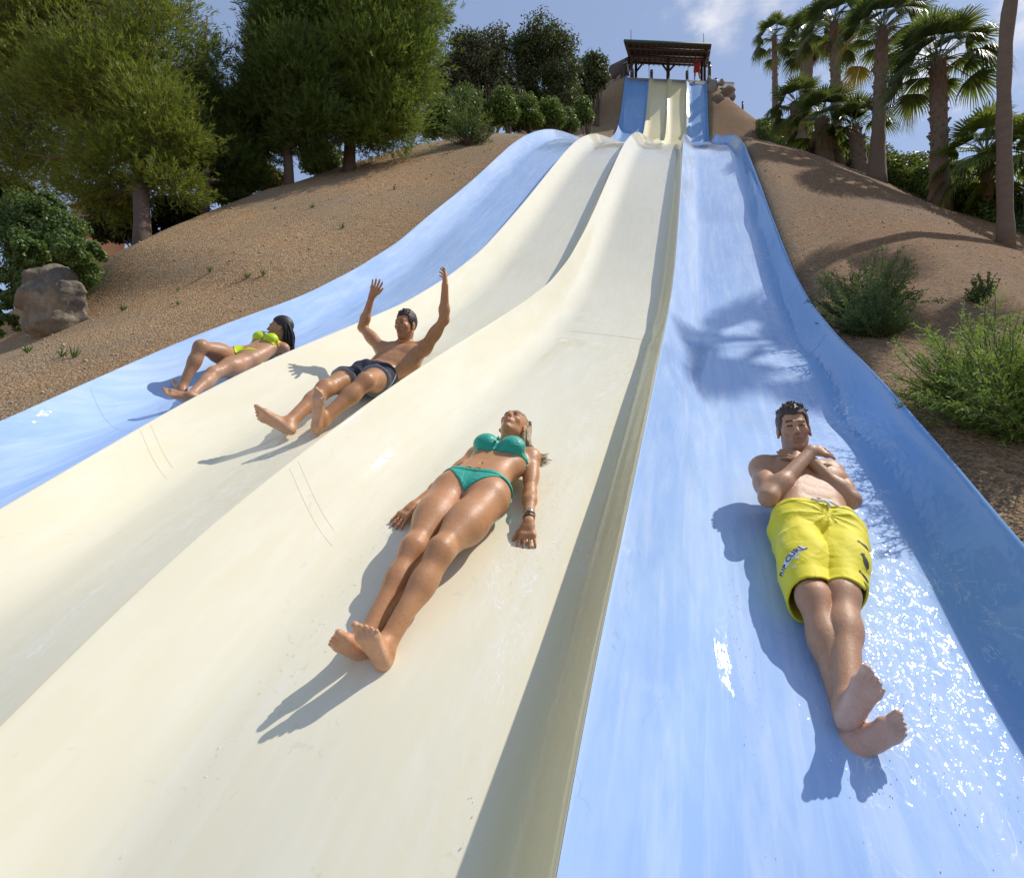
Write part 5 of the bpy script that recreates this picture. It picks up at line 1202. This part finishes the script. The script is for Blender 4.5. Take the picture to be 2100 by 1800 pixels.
def palm(label, base, top, r0, r1, nleaf, pet, rad, seed, low=-.35, high=1.35, mat=None, skirt=0, boots=0, smooth_frac=.5, gold=0, name='fan_palm', group='fan palms along the right ridge', nseg=30):
    r = np.random.default_rng(seed); base = np.array(base, float); top = np.array(top, float)
    t = empty(name, base, label, 'palm tree', group)
    z = np.linspace(0, 1, 26); P = np.outer(z, top-base); P[0, 2] -= .3
    if 'very tall' in label: P[:, 0] += 1.75*(z**5-z)
    H = np.linalg.norm(top-base)
    rr = r1+(r0-r1)*np.exp(-z*H/.7)+.008*np.sin(z*H*28)+r.normal(0, .004, 26)
    mb = MB(); mb.tube(P, rr, 14); mb.build('trunk', M_PALMT, t, True)
    if boots:
        mb = MB()
        for i in range(boots):
            s_ = smooth_frac+(1-smooth_frac)*(i+.5)/boots; th = i*2.399; c = (top-base)*s_; rad_ = np.interp(s_, z, rr)
            o_ = np.array([math.cos(th), math.sin(th), 0]); a = c+o_*rad_*.85; b_ = a+o_*.05*r.uniform(.7, 1.5)+np.array([0, 0, .10])*r.uniform(.7, 1.4)
            mb.beam(a, b_, .055*r.uniform(.7, 1.2), .02, up=tuple(np.cross(o_, [0, 0, 1])))
        mb.build('leaf_base', M_BOOT, t)['kind'] = 'stuff'
    crown = top-base
    ga = 2.39996
    for i in range(nleaf):
        q = i/(nleaf-1); el = high-(high-low)*q**.85; th = i*ga+r.normal(0, .12)
        d = np.array([math.cos(th)*math.cos(el), math.sin(th)*math.cos(el), math.sin(el)])
        V, F, (s0, e0) = fan(r, crown+d*.06, d, pet*r.uniform(.8, 1.1)*(.75+.5*q), rad*r.uniform(.85, 1.1), nseg, 2.7, .12+.55*q)
        old = q > .9 and gold
        o = mesh('fan_leaf', V, [f for f in F], M_FANGOLD if old else (mat or M_FAN), t)
        m2 = MB(); m2.tube([s0, (s0+e0)/2+np.array([0, 0, .03]), e0], [.016, .012, .008], 5, cap=False); m2.build('stalk', M_PET, o)
    for i in range(skirt):
        th = i*ga; d = np.array([math.cos(th)*.38, math.sin(th)*.38, -1.0])
        V, F, (s0, e0) = fan(r, crown+np.array([math.cos(th), math.sin(th), 0])*.12-np.array([0, 0, r.uniform(0, .35)]), d, pet*.5, rad*.9, 18, 1.2, .2)
        mesh('dead_leaf', V, F, M_FANO, t)
    return t
def pk(u, v, Y): return at(u, v, Y)
def gp(u, Y):
    """ground point below the pixel column of a palm, leaning with the picture's vertical"""
    d = pray(u, 400); return np.array([d[0]*Y, Y, tz(d[0]*Y, Y)])
def palm_at(label, ub, vb, ut, vt, Y, **k):
    b_ = at(ub, vb, Y); b_[2] = min(b_[2], max(tz(b_[0], b_[1]), b_[2]-1.2)); tp_ = at(ut, vt, Y)
    if 'very tall' in label: tp_ = tp_+np.array([1.9, .1, 0])
    return palm(label, b_, tp_, **k)
palm_at('stout fan palm with criss-cross bark, right of the palm with a broken leaf', 1928, 425, 1924, 125, 13.6, r0=.24, r1=.15, nleaf=32, pet=.56, rad=.66, seed=1, boots=70, smooth_frac=.28)
palm_at('fan palm with a broken yellowing leaf hanging beside its trunk', 1797, 375, 1810, 60, 15.6, r0=.26, r1=.14, nleaf=28, pet=.56, rad=.66, seed=2, boots=60, smooth_frac=.45, gold=1)
palm_at('tall fan palm with a brown trunk left of the palm with a broken leaf', 1718, 345, 1712, 50, 18.5, r0=.25, r1=.15, nleaf=26, pet=.58, rad=.68, seed=3, boots=50, smooth_frac=.5, skirt=6)
palm_at('fan palm wrapped in a thick skirt of hanging dead leaves', 1652, 310, 1655, 75, 22.5, r0=.36, r1=.22, nleaf=30, pet=.56, rad=.68, seed=4, skirt=26, boots=30)
palm_at('small distant fan palm standing against open sky beside the slope', 1591, 248, 1588, 75, 29, r0=.22, r1=.14, nleaf=20, pet=.62, rad=.72, seed=5, boots=24, low=-.6, skirt=3, nseg=20)
palm_at('low young fan palm with a skirted foot in front of the brown trunk', 1690, 322, 1686, 245, 17.5, r0=.26, r1=.2, nleaf=20, pet=.55, rad=.72, seed=6, low=-.5, skirt=10, nseg=24)
palm_at('low shaggy fan palm at the uphill end of the palm row', 1640, 300, 1632, 215, 21, r0=.26, r1=.2, nleaf=18, pet=.5, rad=.7, seed=7, low=-.5, skirt=12, nseg=20)
palm_at('short leaning fan palm with a shaggy brown trunk between two stout palms', 1768, 365, 1752, 262, 17, r0=.22, r1=.16, nleaf=14, pet=.5, rad=.66, seed=8, boots=46, smooth_frac=.05, nseg=22, high=1.45, low=.0)
palm_at('small sunlit fan palm standing in the hedge by the tall bare trunk', 2025, 470, 2022, 312, 13.2, r0=.13, r1=.09, nleaf=26, pet=.55, rad=.62, seed=9, mat=M_FANY, boots=18, nseg=24, low=-.7)
palm_at('very tall bare palm trunk rising out of the top at the right edge', 2062, 490, 2032, -330, 10.4, r0=.13, r1=.10, nleaf=15, pet=.7, rad=.7, seed=10, boots=0, nseg=20)
palm_at('fan palm cut by the right edge behind the tall bare trunk', 2115, 520, 2118, 318, 12.6, r0=.16, r1=.12, nleaf=24, pet=.5, rad=.6, seed=12, mat=M_FANY, nseg=20)
# the broken leaf that hangs from the second palm belongs to it
t = [o for o in bpy.data.objects if o.get('label', '').startswith('fan palm with a broken')][0]
r = np.random.default_rng(8); a = at(1812, 150, 15.4)-np.array(t.location); e0 = at(1848, 210, 15.3)-np.array(t.location)
mb = MB(); mb.tube([a, (a+e0)/2+np.array([.05, 0, .03]), e0], .012, 6); V, F, _ = fan(r, e0, [.30, 0, -1], .02, .95, 26, .9, .05, .8)
o = mesh('fan_leaf', V, F, M_FANGOLD, t); mb.build('stalk', M_PET, o)

# clipped hedge behind the palms
M_HEDGE = leafmat('hedge_leaves', (.045, .085, .015), (.085, .145, .022), (.16, .23, .035), .45, .28)
r = np.random.default_rng(21)
ends = [(1560, 250, 33), (1640, 300, 25), (1740, 310, 19.5), (1830, 325, 17), (1900, 350, 15.3), (1980, 385, 13.9), (2060, 425, 12.8), (2180, 500, 11.6)]
path = np.array([at(u, v, Y) for u, v, Y in ends]); path[:, 0] += .25
s_ = np.linspace(0, 1, 400)**.8; tt = np.concatenate([[0], np.cumsum(np.linalg.norm(np.diff(path, axis=0), axis=1))]); tt /= tt[-1]
hd = tag(empty('hedge', path[4]-np.array([0, 0, 1.2])), 'long clipped green hedge running behind the row of palms', 'hedge')
o0 = np.array(hd.location)
npt = 60000; q = r.uniform(0, 1, npt); c = np.stack([np.interp(q, tt, path[:, k]) for k in range(3)], 1)
wv = .12*np.sin(q*70)+.08*np.sin(q*31+1)
face = r.uniform(0, 1, npt); side = np.where(face < .35, r.uniform(-.45, .45, npt), np.where(face < .8, -.45-.06*r.random(npt), .45)); hz = np.where(face < .35, 0.0-.05*r.random(npt), -r.uniform(0, 1.9, npt))
pos = c+np.stack([side+r.normal(0, .05, npt), r.normal(0, .05, npt), hz+wv+r.normal(0, .04, npt)], 1)-o0
nn = unit(np.stack([np.where(face < .35, 0, np.sign(side)), -0.3*np.ones(npt), np.where(face < .35, 1, .3)], 1)+r.normal(size=(npt, 3))*.5)
V, F = leaves(pos, nn, r.uniform(.6, 1.2, npt)*.055, r)
mesh('foliage', V, F, M_HEDGE, hd)
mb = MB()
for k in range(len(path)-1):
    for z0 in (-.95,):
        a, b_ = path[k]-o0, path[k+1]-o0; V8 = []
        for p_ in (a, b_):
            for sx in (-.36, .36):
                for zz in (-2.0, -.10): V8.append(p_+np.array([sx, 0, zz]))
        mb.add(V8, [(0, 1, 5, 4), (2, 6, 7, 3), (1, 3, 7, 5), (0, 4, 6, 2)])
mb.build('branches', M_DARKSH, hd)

# loose stones and clods lying on both slopes
r = np.random.default_rng(31); SV = []; SF_ = []; k_ = 0
base_ = np.array([[1, 0, 0], [-1, 0, 0], [0, 1, 0], [0, -1, 0], [0, 0, 1], [0, 0, -1]], float)
tri = np.array([[0, 2, 4], [2, 1, 4], [1, 3, 4], [3, 0, 4], [2, 0, 5], [1, 2, 5], [3, 1, 5], [0, 3, 5]])
xs = np.concatenate([r.uniform(-8.6, -4.6, 1500), r.uniform(1.3, 5.0, 1500)]); ys = r.uniform(1.5, 17, 3000); zs = terrain_z(xs, ys)
for x, y, z in zip(xs, ys, zs):
    q = r.lognormal(-4.5, .45); SV.append(base_*q*r.uniform(.6, 1.3, (6, 1))*np.array([1, 1, .7])@np.array(Matrix.Rotation(r.uniform(0, 6), 3, 'Z'))+np.array([x, y, z+q*.2])); SF_.append(tri+k_); k_ += 6
tag(mesh('loose_stones', np.concatenate(SV), np.concatenate(SF_), simple('loose_stone', (.42, .33, .24), .9, .45, 3)), kind='stuff')
# ------------------------------------------------------------------ start platform, shelter, rocks
M_WOOD = simple('weathered_dark_wood', (.085, .06, .045), .8, .35, 8, bmp=.4, bscale=30)
M_THATCH = simple('brown_roof_underside', (.10, .048, .026), .9, .45, 6, bmp=.9, bscale=25, mscale=(6, 1, 1))
M_GREENP = simple('green_roof_edge', (.03, .12, .08), .6, .2)
M_METAL = simple('galvanised_rail', (.42, .42, .44), .4, .15, metal=.7)
M_STONE = simple('grey_stone', (.27, .23, .18), .9, .35, 5, bmp=.8, bscale=12)
M_DECK = simple('concrete_deck', (.34, .31, .27), .9, .2, 5)
yt = 34.55; zt = 26.95
X0, X1 = float(rimx(0, 34)), float(rimx(4, 34))
pf = empty('start_platform', ((X0+X1)/2, yt+2, zt-1), 'concrete start deck under the shelter above the steep lanes', 'platform')
pf.location = (-1.85, 37.7, zt-1); pf.rotation_euler = (0, 0, math.atan2(1.9, 5.1))
mb = MB(); mb.box((0, 0, .72), (7.6, 4.2, .5), None, .03); mb.build('deck', M_DECK, pf)
mb = MB(); mb.box((0, .2, -.9), (7.2, 3.6, 2.7), None, .03); mb.build('base', M_STONE, pf)
# shelter: mono-pitch roof tilted down towards the slide so its underside shows
sh = empty('shelter', ((X0+X1)/2, yt+1.6, zt), 'dark open shelter with a brown underside above the top of the slide', 'shelter')
o0 = np.array(sh.location)
Yf, Yb_ = yt-1.6, yt+2.2
def S_(u, v, Y): return at(u, v, Y)-o0
# lower (rear) edge and upper (front) edge of the roof
fl, fr_ = S_(1281, 87, Yf), S_(1457, 95, Yf+1.9); bl, br = S_(1294, 131, Yb_), S_(1450, 137, Yb_+1.9)
n_ = 24
def roofsheet(dz0, dz1, inset=0.0):
    V = []
    for i in range(n_+1):
        s = i/n_; a = fl*(1-s)+fr_*s; b_ = bl*(1-s)+br*s; V += [a+np.array([0, 0, dz0]), b_+np.array([0, 0, dz0]), a+np.array([0, 0, dz1]), b_+np.array([0, 0, dz1])]
    F = []
    for i in range(n_):
        k = i*4; F += [(k, k+4, k+5, k+1), (k+2, k+3, k+7, k+6), (k, k+2, k+6, k+4), (k+1, k+5, k+7, k+3)]
    F += [(0, 1, 3, 2), (n_*4, n_*4+2, n_*4+3, n_*4+1)]; return V, F
mb = MB(); mb.add(*roofsheet(0, .10)); rf = mb.build('roof', M_THATCH, sh)
mb = MB()
for i in range(15):
    s = (i+.5)/15; a = fl*(1-s)+fr_*s; b_ = bl*(1-s)+br*s; mb.beam(a+np.array([0, .05, -.05]), b_+np.array([0, 0, -.05]), .06, .09)
for q in (.15, .5, .85):
    mb.beam((fl*(1-q)+bl*q)+np.array([0, 0, -.13]), (fr_*(1-q)+br*q)+np.array([0, 0, -.13]), .10, .12)
mb.build('rafters', M_WOOD, rf)
mb = MB(); mb.beam(fl+np.array([-.05, -.03, .10]), fr_+np.array([.05, -.03, .10]), .05, .14); mb.beam(fl+np.array([-.04, 0, .1]), bl+np.array([-.04, 0, .1]), .05, .10); mb.beam(fr_+np.array([.04, 0, .1]), br+np.array([.04, 0, .1]), .05, .10); mb.build('roof_edge', M_GREENP, rf)
def post(u, Y, w=.16, name='post', top=None):
    Y += 1.9*(u-1281)/176
    p = at(u, 160, Y)-o0; g_ = 1.9*(u-1281)/176; s_q = (u-1281)/176; z1 = np.interp(Y-g_, [Yf, Yb_], [fl[2]*(1-s_q)+fr_[2]*s_q, bl[2]*(1-s_q)+br[2]*s_q])-.1
    mb = MB(); mb.beam([p[0], p[1], -.05], [p[0], p[1], z1 if top is None else top], w, w, .01); return mb.build(name, M_WOOD, sh)
for u, Y in ((1304, yt+1.2), (1370, yt+.6), (1439, yt+1.2), (1445, yt+.2), (1295, yt+.3)): post(u, Y, .17 if u != 1370 else .22)
def brace(u, v, u2, v2, Y):
    Y += 1.9*(u-1281)/176
    mb = MB(); mb.beam(at(u, v, Y)-o0, at(u2, v2, Y)-o0, .10, .10); mb.build('brace', M_WOOD, sh)
brace(1305, 147, 1317, 132, yt+1.2); brace(1369, 147, 1358, 132, yt+.6); brace(1371, 147, 1384, 133, yt+.6); brace(1438, 150, 1430, 139, yt+1.2)
for u, v in ((1294, 62), (1443, 69)):
    Y_ = yt-1.2+1.9*(u-1281)/176; p = at(u, v, Y_); q = at(u, 92, Y_)
    mb = MB(); mb.beam(q-o0-np.array([0, 0, .1]), p-o0, .035, .035); mb.build('antenna', M_WOOD, sh)
# low posts between the lane heads
for i, (u, lb) in enumerate([(1297, 'stubby dark post at the head of the blue lane by the ramp'), (1336, 'stubby dark post between the blue and the first cream lane head'), (1409, 'stubby dark post between the cream and the blue lane head'), (1455, 'tall dark post right of the shelter at the last lane head'), (1468, 'short dark post among the rocks right of the shelter')]):
    p = at(u, 160, yt+.1+1.9*(u-1281)/176); h_ = 1.35 if u == 1455 else .65
    t = empty('bollard', (p[0], p[1], zt), lb, 'bollard', 'posts along the start deck')
    if u == 1468: t.location = Vector(at(1468, 175, 35.5)-np.array([0, 0, .2]))
    mb = MB(); mb.tube([(0, 0, -.1), (0, 0, h_-.06), (0, 0, h_), (0, 0, h_+.02)], [.10, .10, .085, .04], 10); mb.build('post', M_WOOD, t, True)
    mb = MB(); mb.tube([(0, 0, h_*.72), (0, 0, h_*.78)], [.108, .108], 10); mb.build('collar', M_METAL, t)
p = at(1523, 216, 36); p[2] = tz(p[0], p[1])+.25; t = empty('bollard', p-np.array([0, 0, .3]), 'lonely thin dark stake on the right ridge below the rocks', 'bollard', 'posts along the start deck'); mb = MB(); mb.tube([(0, 0, -.4), (0, 0, .6), (0, 0, .68)], [.06, .055, .02], 8); mb.build('post', M_WOOD, t); mb = MB(); mb.tube([(0, 0, .4), (0, 0, .45)], [.064, .064], 8); mb.build('collar', M_METAL, t)
# handrails between the lane heads
def rail(pts, lb, th=.022, posts=()):
    t = empty('handrail', pts[0], lb, 'handrail', 'metal handrails at the start'); P = [np.array(p)-np.array(pts[0]) for p in pts]
    mb = MB(); mb.tube(P, th, 6); mb.build('top_rail', M_METAL, t, True)
    for a, b_ in posts: m2 = MB(); m2.tube([np.array(a)-np.array(pts[0]), np.array(b_)-np.array(pts[0])], th, 6); m2.build('upright', M_METAL, t, True)
rail([at(1291, 158, yt), at(1288, 133, yt), at(1300, 132, yt+1)], 'bent metal handrail at the left end of the start')
rail([at(1331, 158, yt+.5), at(1331, 134, yt+.5), at(1334, 133, yt+1.5)], 'thin metal handrail between the blue and cream heads on the left')
rail([at(1411, 158, yt+1.4), at(1411, 138, yt+1.4), at(1414, 137, yt+2.4)], 'thin metal handrail between the cream and blue heads on the right')
rail([at(1450, 160, yt+1.8), at(1451, 138, yt+1.8), at(1447, 138, yt+2.8)], 'bent metal handrail at the right end of the start')
rail([at(1258, 142, 36), at(1286, 127, 35), at(1288, 150, 35)], 'sloping metal handrail of the access ramp', .03, [(at(1258, 142, 36), at(1258, 165, 36)), (at(1272, 134.5, 35.5), at(1272, 160, 35.5))])
# access ramp
a, b_ = at(1258, 148, 36), at(1287, 134, 35.2)
rp = empty('access_ramp', a-np.array([0, 0, 1.0]), 'dark sloping access ramp left of the shelter', 'ramp'); o1 = np.array(rp.location)
mb = MB(); mb.beam(a-o1+np.array([-.3, 0, -.2]), b_-o1+np.array([.1, 0, -.1]), 1.2, .35, up=(0, 1, 0)); mb.build('deck', M_WOOD, rp)
mb = MB(); mb.beam(b_-o1-np.array([.2, 0, .2]), b_-o1-np.array([.2, 0, 2.2]), .25, .25); mb.beam(a-o1+np.array([.3, 0, -.2]), a-o1+np.array([.3, 0, -1.6]), .25, .25); mb.build('pillar', M_WOOD, rp)

# rocks: displaced blocks
def rockmesh(r, size, seed, rough=.22, sub=3, strata=0.0, pl=(.62, .9)):
    import bmesh
    from mathutils import noise as mn
    bm = bmesh.new(); bmesh.ops.create_icosphere(bm, subdivisions=sub, radius=1.0); rr = np.random.default_rng(seed)
    planes = [(unit(rr.normal(size=3)*np.array([1, 1, .8])), rr.uniform(*pl)) for _ in range(11)]
    for v in bm.verts:
        c = np.array(v.co)
        for n_, d in planes:
            k = c@n_
            if k > d: c = c-n_*(k-d)*.92
        p = Vector(c*1.3+seed*3.1); c = c*(1+rough*mn.fractal(p, 1.0, 2.0, 5))
        if strata: c[0:2] *= 1+strata*math.sin(c[2]*9+2*mn.noise(Vector(c*1.2)))*.5+strata*.6*mn.noise(Vector((c[0]*.7, c[1]*.7, c[2]*7)))
        v.co = Vector(c*np.array(size))
    V = np.array([v.co[:] for v in bm.verts]); F = [tuple(v.index for v in f.verts) for f in bm.faces]; bm.free(); return V, F
m, n, b = newmat('limestone_boulder'); c = N(n, 'ShaderNodeTexCoord'); P = c.outputs['Object']
t1 = noise(n, 1.8, 8, .65, P, dist=.5); t2 = noise(n, 9, 6, .7, P); t3 = noise(n, 3.0, 6, .6, P, mscale=(1.4, 1.4, .5))
col = ramp(n, t1.outputs[0], [(.3, (.11, .09, .07)), (.5, (.25, .205, .15)), (.68, (.42, .33, .22))]).outputs[0]
col = mixrgb(n, maprange(n, t3.outputs[0], .5, .68, 0, .85).outputs[0], col, (.13, .12, .105)); col = mixrgb(n, maprange(n, t2.outputs[0], .55, .75, 0, .5).outputs[0], col, (.52, .43, .33))
n.links.new(col, b.inputs['Base Color']); b.inputs['Roughness'].default_value = .95; b.inputs['Specular IOR Level'].default_value = .2
k = bump(n, None, t1.outputs[0], .8, .08); bump(n, b, t2.outputs[0], .9, .03, k); M_LIME = m
Yr = 4.5
c0 = at(98, 618, Yr); k = Yr*1.15/FPX
V, F = rockmesh(None, (98*k, .40, 108*k), 12, .26, 5, .14)
o = mesh('boulder', V, F, M_LIME, smooth=True); o.location = Vector(c0+np.array([0, .1, -.05])); o.rotation_euler = (.1, -.22, .2); tag(o, 'big weathered limestone boulder under the round bush at the left edge', 'boulder')
RK = [(1463, 186, 35.5, 12, 20), (1480, 172, 35.2, 10, 9), (1492, 188, 34.6, 14, 8), (1503, 199, 34, 10, 8), (1472, 203, 34, 15, 9), (1452, 170, 36.5, 8, 12), (1250, 178, 35, 16, 16), (1266, 190, 34.6, 12, 12), (1236, 170, 35.4, 13, 12), (1272, 165, 35.4, 10, 14), (1224, 186, 35, 12, 8)]
RL = ['tall grey rock hard against the right lane head', 'squared rock on top of the heap right of the shelter', 'flat jutting rock at the outer side of the heap right of the shelter', 'lowest small rock of the heap right of the shelter', 'broad rock at the foot of the heap right of the shelter', 'narrow rock behind the last lane head', 'dark block in the middle of the rocks under the ramp', 'dark rock touching the left lane head', 'rock at the outer end of the rocks under the ramp', 'dark rock directly below the ramp end', 'low rock half buried left of the ramp']
for i, (u, v, Y, ru, rv) in enumerate(RK):
    k = Y*1.1/FPX; V, F = rockmesh(None, (ru*k, ru*k*.9, rv*k), 20+i, .10, 3, pl=(.42, .72))
    o = mesh('rock', V, F, M_STONE); o.location = Vector(at(u, v, Y)); o.rotation_euler = (0, 0, i*1.7); tag(o, RL[i], 'rock', 'rocks beside the start platform')

# a tiled house glimpsed behind the trees on the left
hb = at(204, 440, 40); hs_ = empty('house', hb-np.array([0, 0, 6]), 'pale orange house wall glimpsed between the round bush and the pine', 'house')
mb = MB(); mb.box((0, 0, 3.0), (3.2, 4, 6.2), None, .05); mb.build('wall', simple('apricot_render', (.62, .36, .22), .85, .12, 3), hs_)
mb = MB(); mb.box((0, 0, 6.25), (3.7, 4.5, .25), None, .05); mb.build('roof', simple('clay_roof', (.35, .13, .07), .85, .25, 6), hs_)
mb = MB(); mb.box((.2, -2.02, 4.2), (.8, .06, 1.1)); mb.build('window', simple('dark_glass', (.03, .035, .04), .1), hs_)

# attendant standing at the head of the right blue lane
JE = {}
ytE = yt+1.9; fx = at(1429, 163, ytE); hE = (at(1431, 121, ytE)-at(1430, 163, ytE))[2]; k = hE/1.74
base = fx.copy(); base[2] = fx[2]
def e_(x, y, z): return base+np.array([x, y, z])*k
JE = dict(head=e_(.04, -.06, 1.60), neck=e_(.02, 0, 1.45), chest=e_(.01, 0, 1.27), waist=e_(0, 0, 1.10), pelvis=e_(0, 0, .95), sh_l=e_(-.17, 0, 1.41), sh_r=e_(.19, 0, 1.40), el_l=e_(-.26, -.10, 1.16), el_r=e_(.24, .04, 1.12), wr_l=e_(-.05, -.16, 1.10), wr_r=e_(.22, -.10, .90), ti_l=e_(.05, -.2, 1.12), ti_r=e_(.2, -.16, .76),
          hp_l=e_(-.09, 0, .92), hp_r=e_(.09, 0, .92), kn_l=e_(-.14, -.04, .50), kn_r=e_(.17, -.03, .50), an_l=e_(-.16, .03, .09), an_r=e_(.22, .03, .09), he_l=e_(-.16, .06, .03), he_r=e_(.22, .06, .03), ba_l=e_(-.18, -.12, .02), ba_r=e_(.26, -.11, .02))
E_ = Person(JE, True, (-.4, -.9, -.1), (0, 0, 1), .014)
hh = {q: hand(E_.J['wr_'+q], E_.J['el_'+q], E_.J['ti_'+q], E_.loc((1 if q == 'l' else -1, 0, 0)), E_.loc((0, -1, 0)), 1.0) for q in 'lr'}
E_.build(hh, {'l': (1, 0, 0), 'r': (-1, 0, 0)}, SK_C, 'attendant in red shirt and red shorts standing at the right lane head', 1.0)
X, Y, Z = E_.xyz(); M_RED = cloth_material('red_cloth', (.55, .03, .03), .15, 60, .8, 8)
E_.shell('red_shirt', np.maximum(E_.T-.02, np.maximum(Z-(E_.J['neck'][2]-.02), -(Z-E_.J['pelvis'][2])).astype(np.float32)+0*E_.T), M_RED, 0)
E_.shell('red_shorts', np.maximum(E_.Bd-.035, np.maximum(Z-E_.J['pelvis'][2]-.04, -(Z-E_.J['kn_l'][2]-.08)).astype(np.float32)+0*E_.T), M_RED, 0)
E_.short_hair(M_HAIR_DK, 3, .01, 60)

# droplets thrown up where the riders' hands, hair and heels cut the water
m, n, b = newmat('water_drops'); b.inputs['Base Color'].default_value = (.93, .95, .98, 1); b.inputs['Roughness'].default_value = .03; b.inputs['Coat Weight'].default_value = 1; b.inputs['Coat Roughness'].default_value = .02; b.inputs['IOR'].default_value = 1.33
r = np.random.default_rng(77); DV = []; DF = []; nn_ = 0
oct_ = np.array([[1, 0, 0], [-1, 0, 0], [0, 1, 0], [0, -1, 0], [0, 0, 1], [0, 0, -1]], float); of_ = np.array([[0, 2, 4], [2, 1, 4], [1, 3, 4], [3, 0, 4], [2, 0, 5], [1, 2, 5], [3, 1, 5], [0, 3, 5]])
def drops(cx, cy, sx, sy, num, r0=.0008, r1=.0019, hmax=.012):
    global nn_
    for _ in range(num):
        x, y = cx+r.normal(0, sx), cy+r.normal(0, sy)
        z = floorz(x, y)+abs(r.normal(0, hmax)); q = r.uniform(r0, r1)
        DV.append(oct_*np.array([q, q*1.6, q])+np.array([x, y, z])); DF.append(of_+nn_); nn_ += 6
JA, JB, JC, JD = (JOINTS[k] for k in 'ABCD')
for J_, ks in ((JA, ('ti_l', 'ti_r', 'he_l')), (JB, ('he_l',)), (JD, ('ti_l', 'he_l'))):
    for k_ in ks: drops(J_[k_][0], J_[k_][1], .05, .09, 70)
drops(JA['head'][0]+.2, JA['head'][1]-.05, .07, .10, 200); drops(JA['head'][0]+.3, JA['head'][1]-.25, .05, .16, 80); drops(JA['head'][0]-.35, JA['head'][1]-.1, .06, .2, 70)
drops(.72, 2.6, .10, .8, 420); drops(.15, 2.1, .02, .35, 90); drops(.62, 4.4, .12, .25, 120)
drops(-.42, 1.9, .06, .5, 160); drops(-1.25, 1.9, .04, .5, 120)
tag(mesh('water_droplets', np.concatenate(DV), np.concatenate(DF), m, smooth=True), kind='stuff')
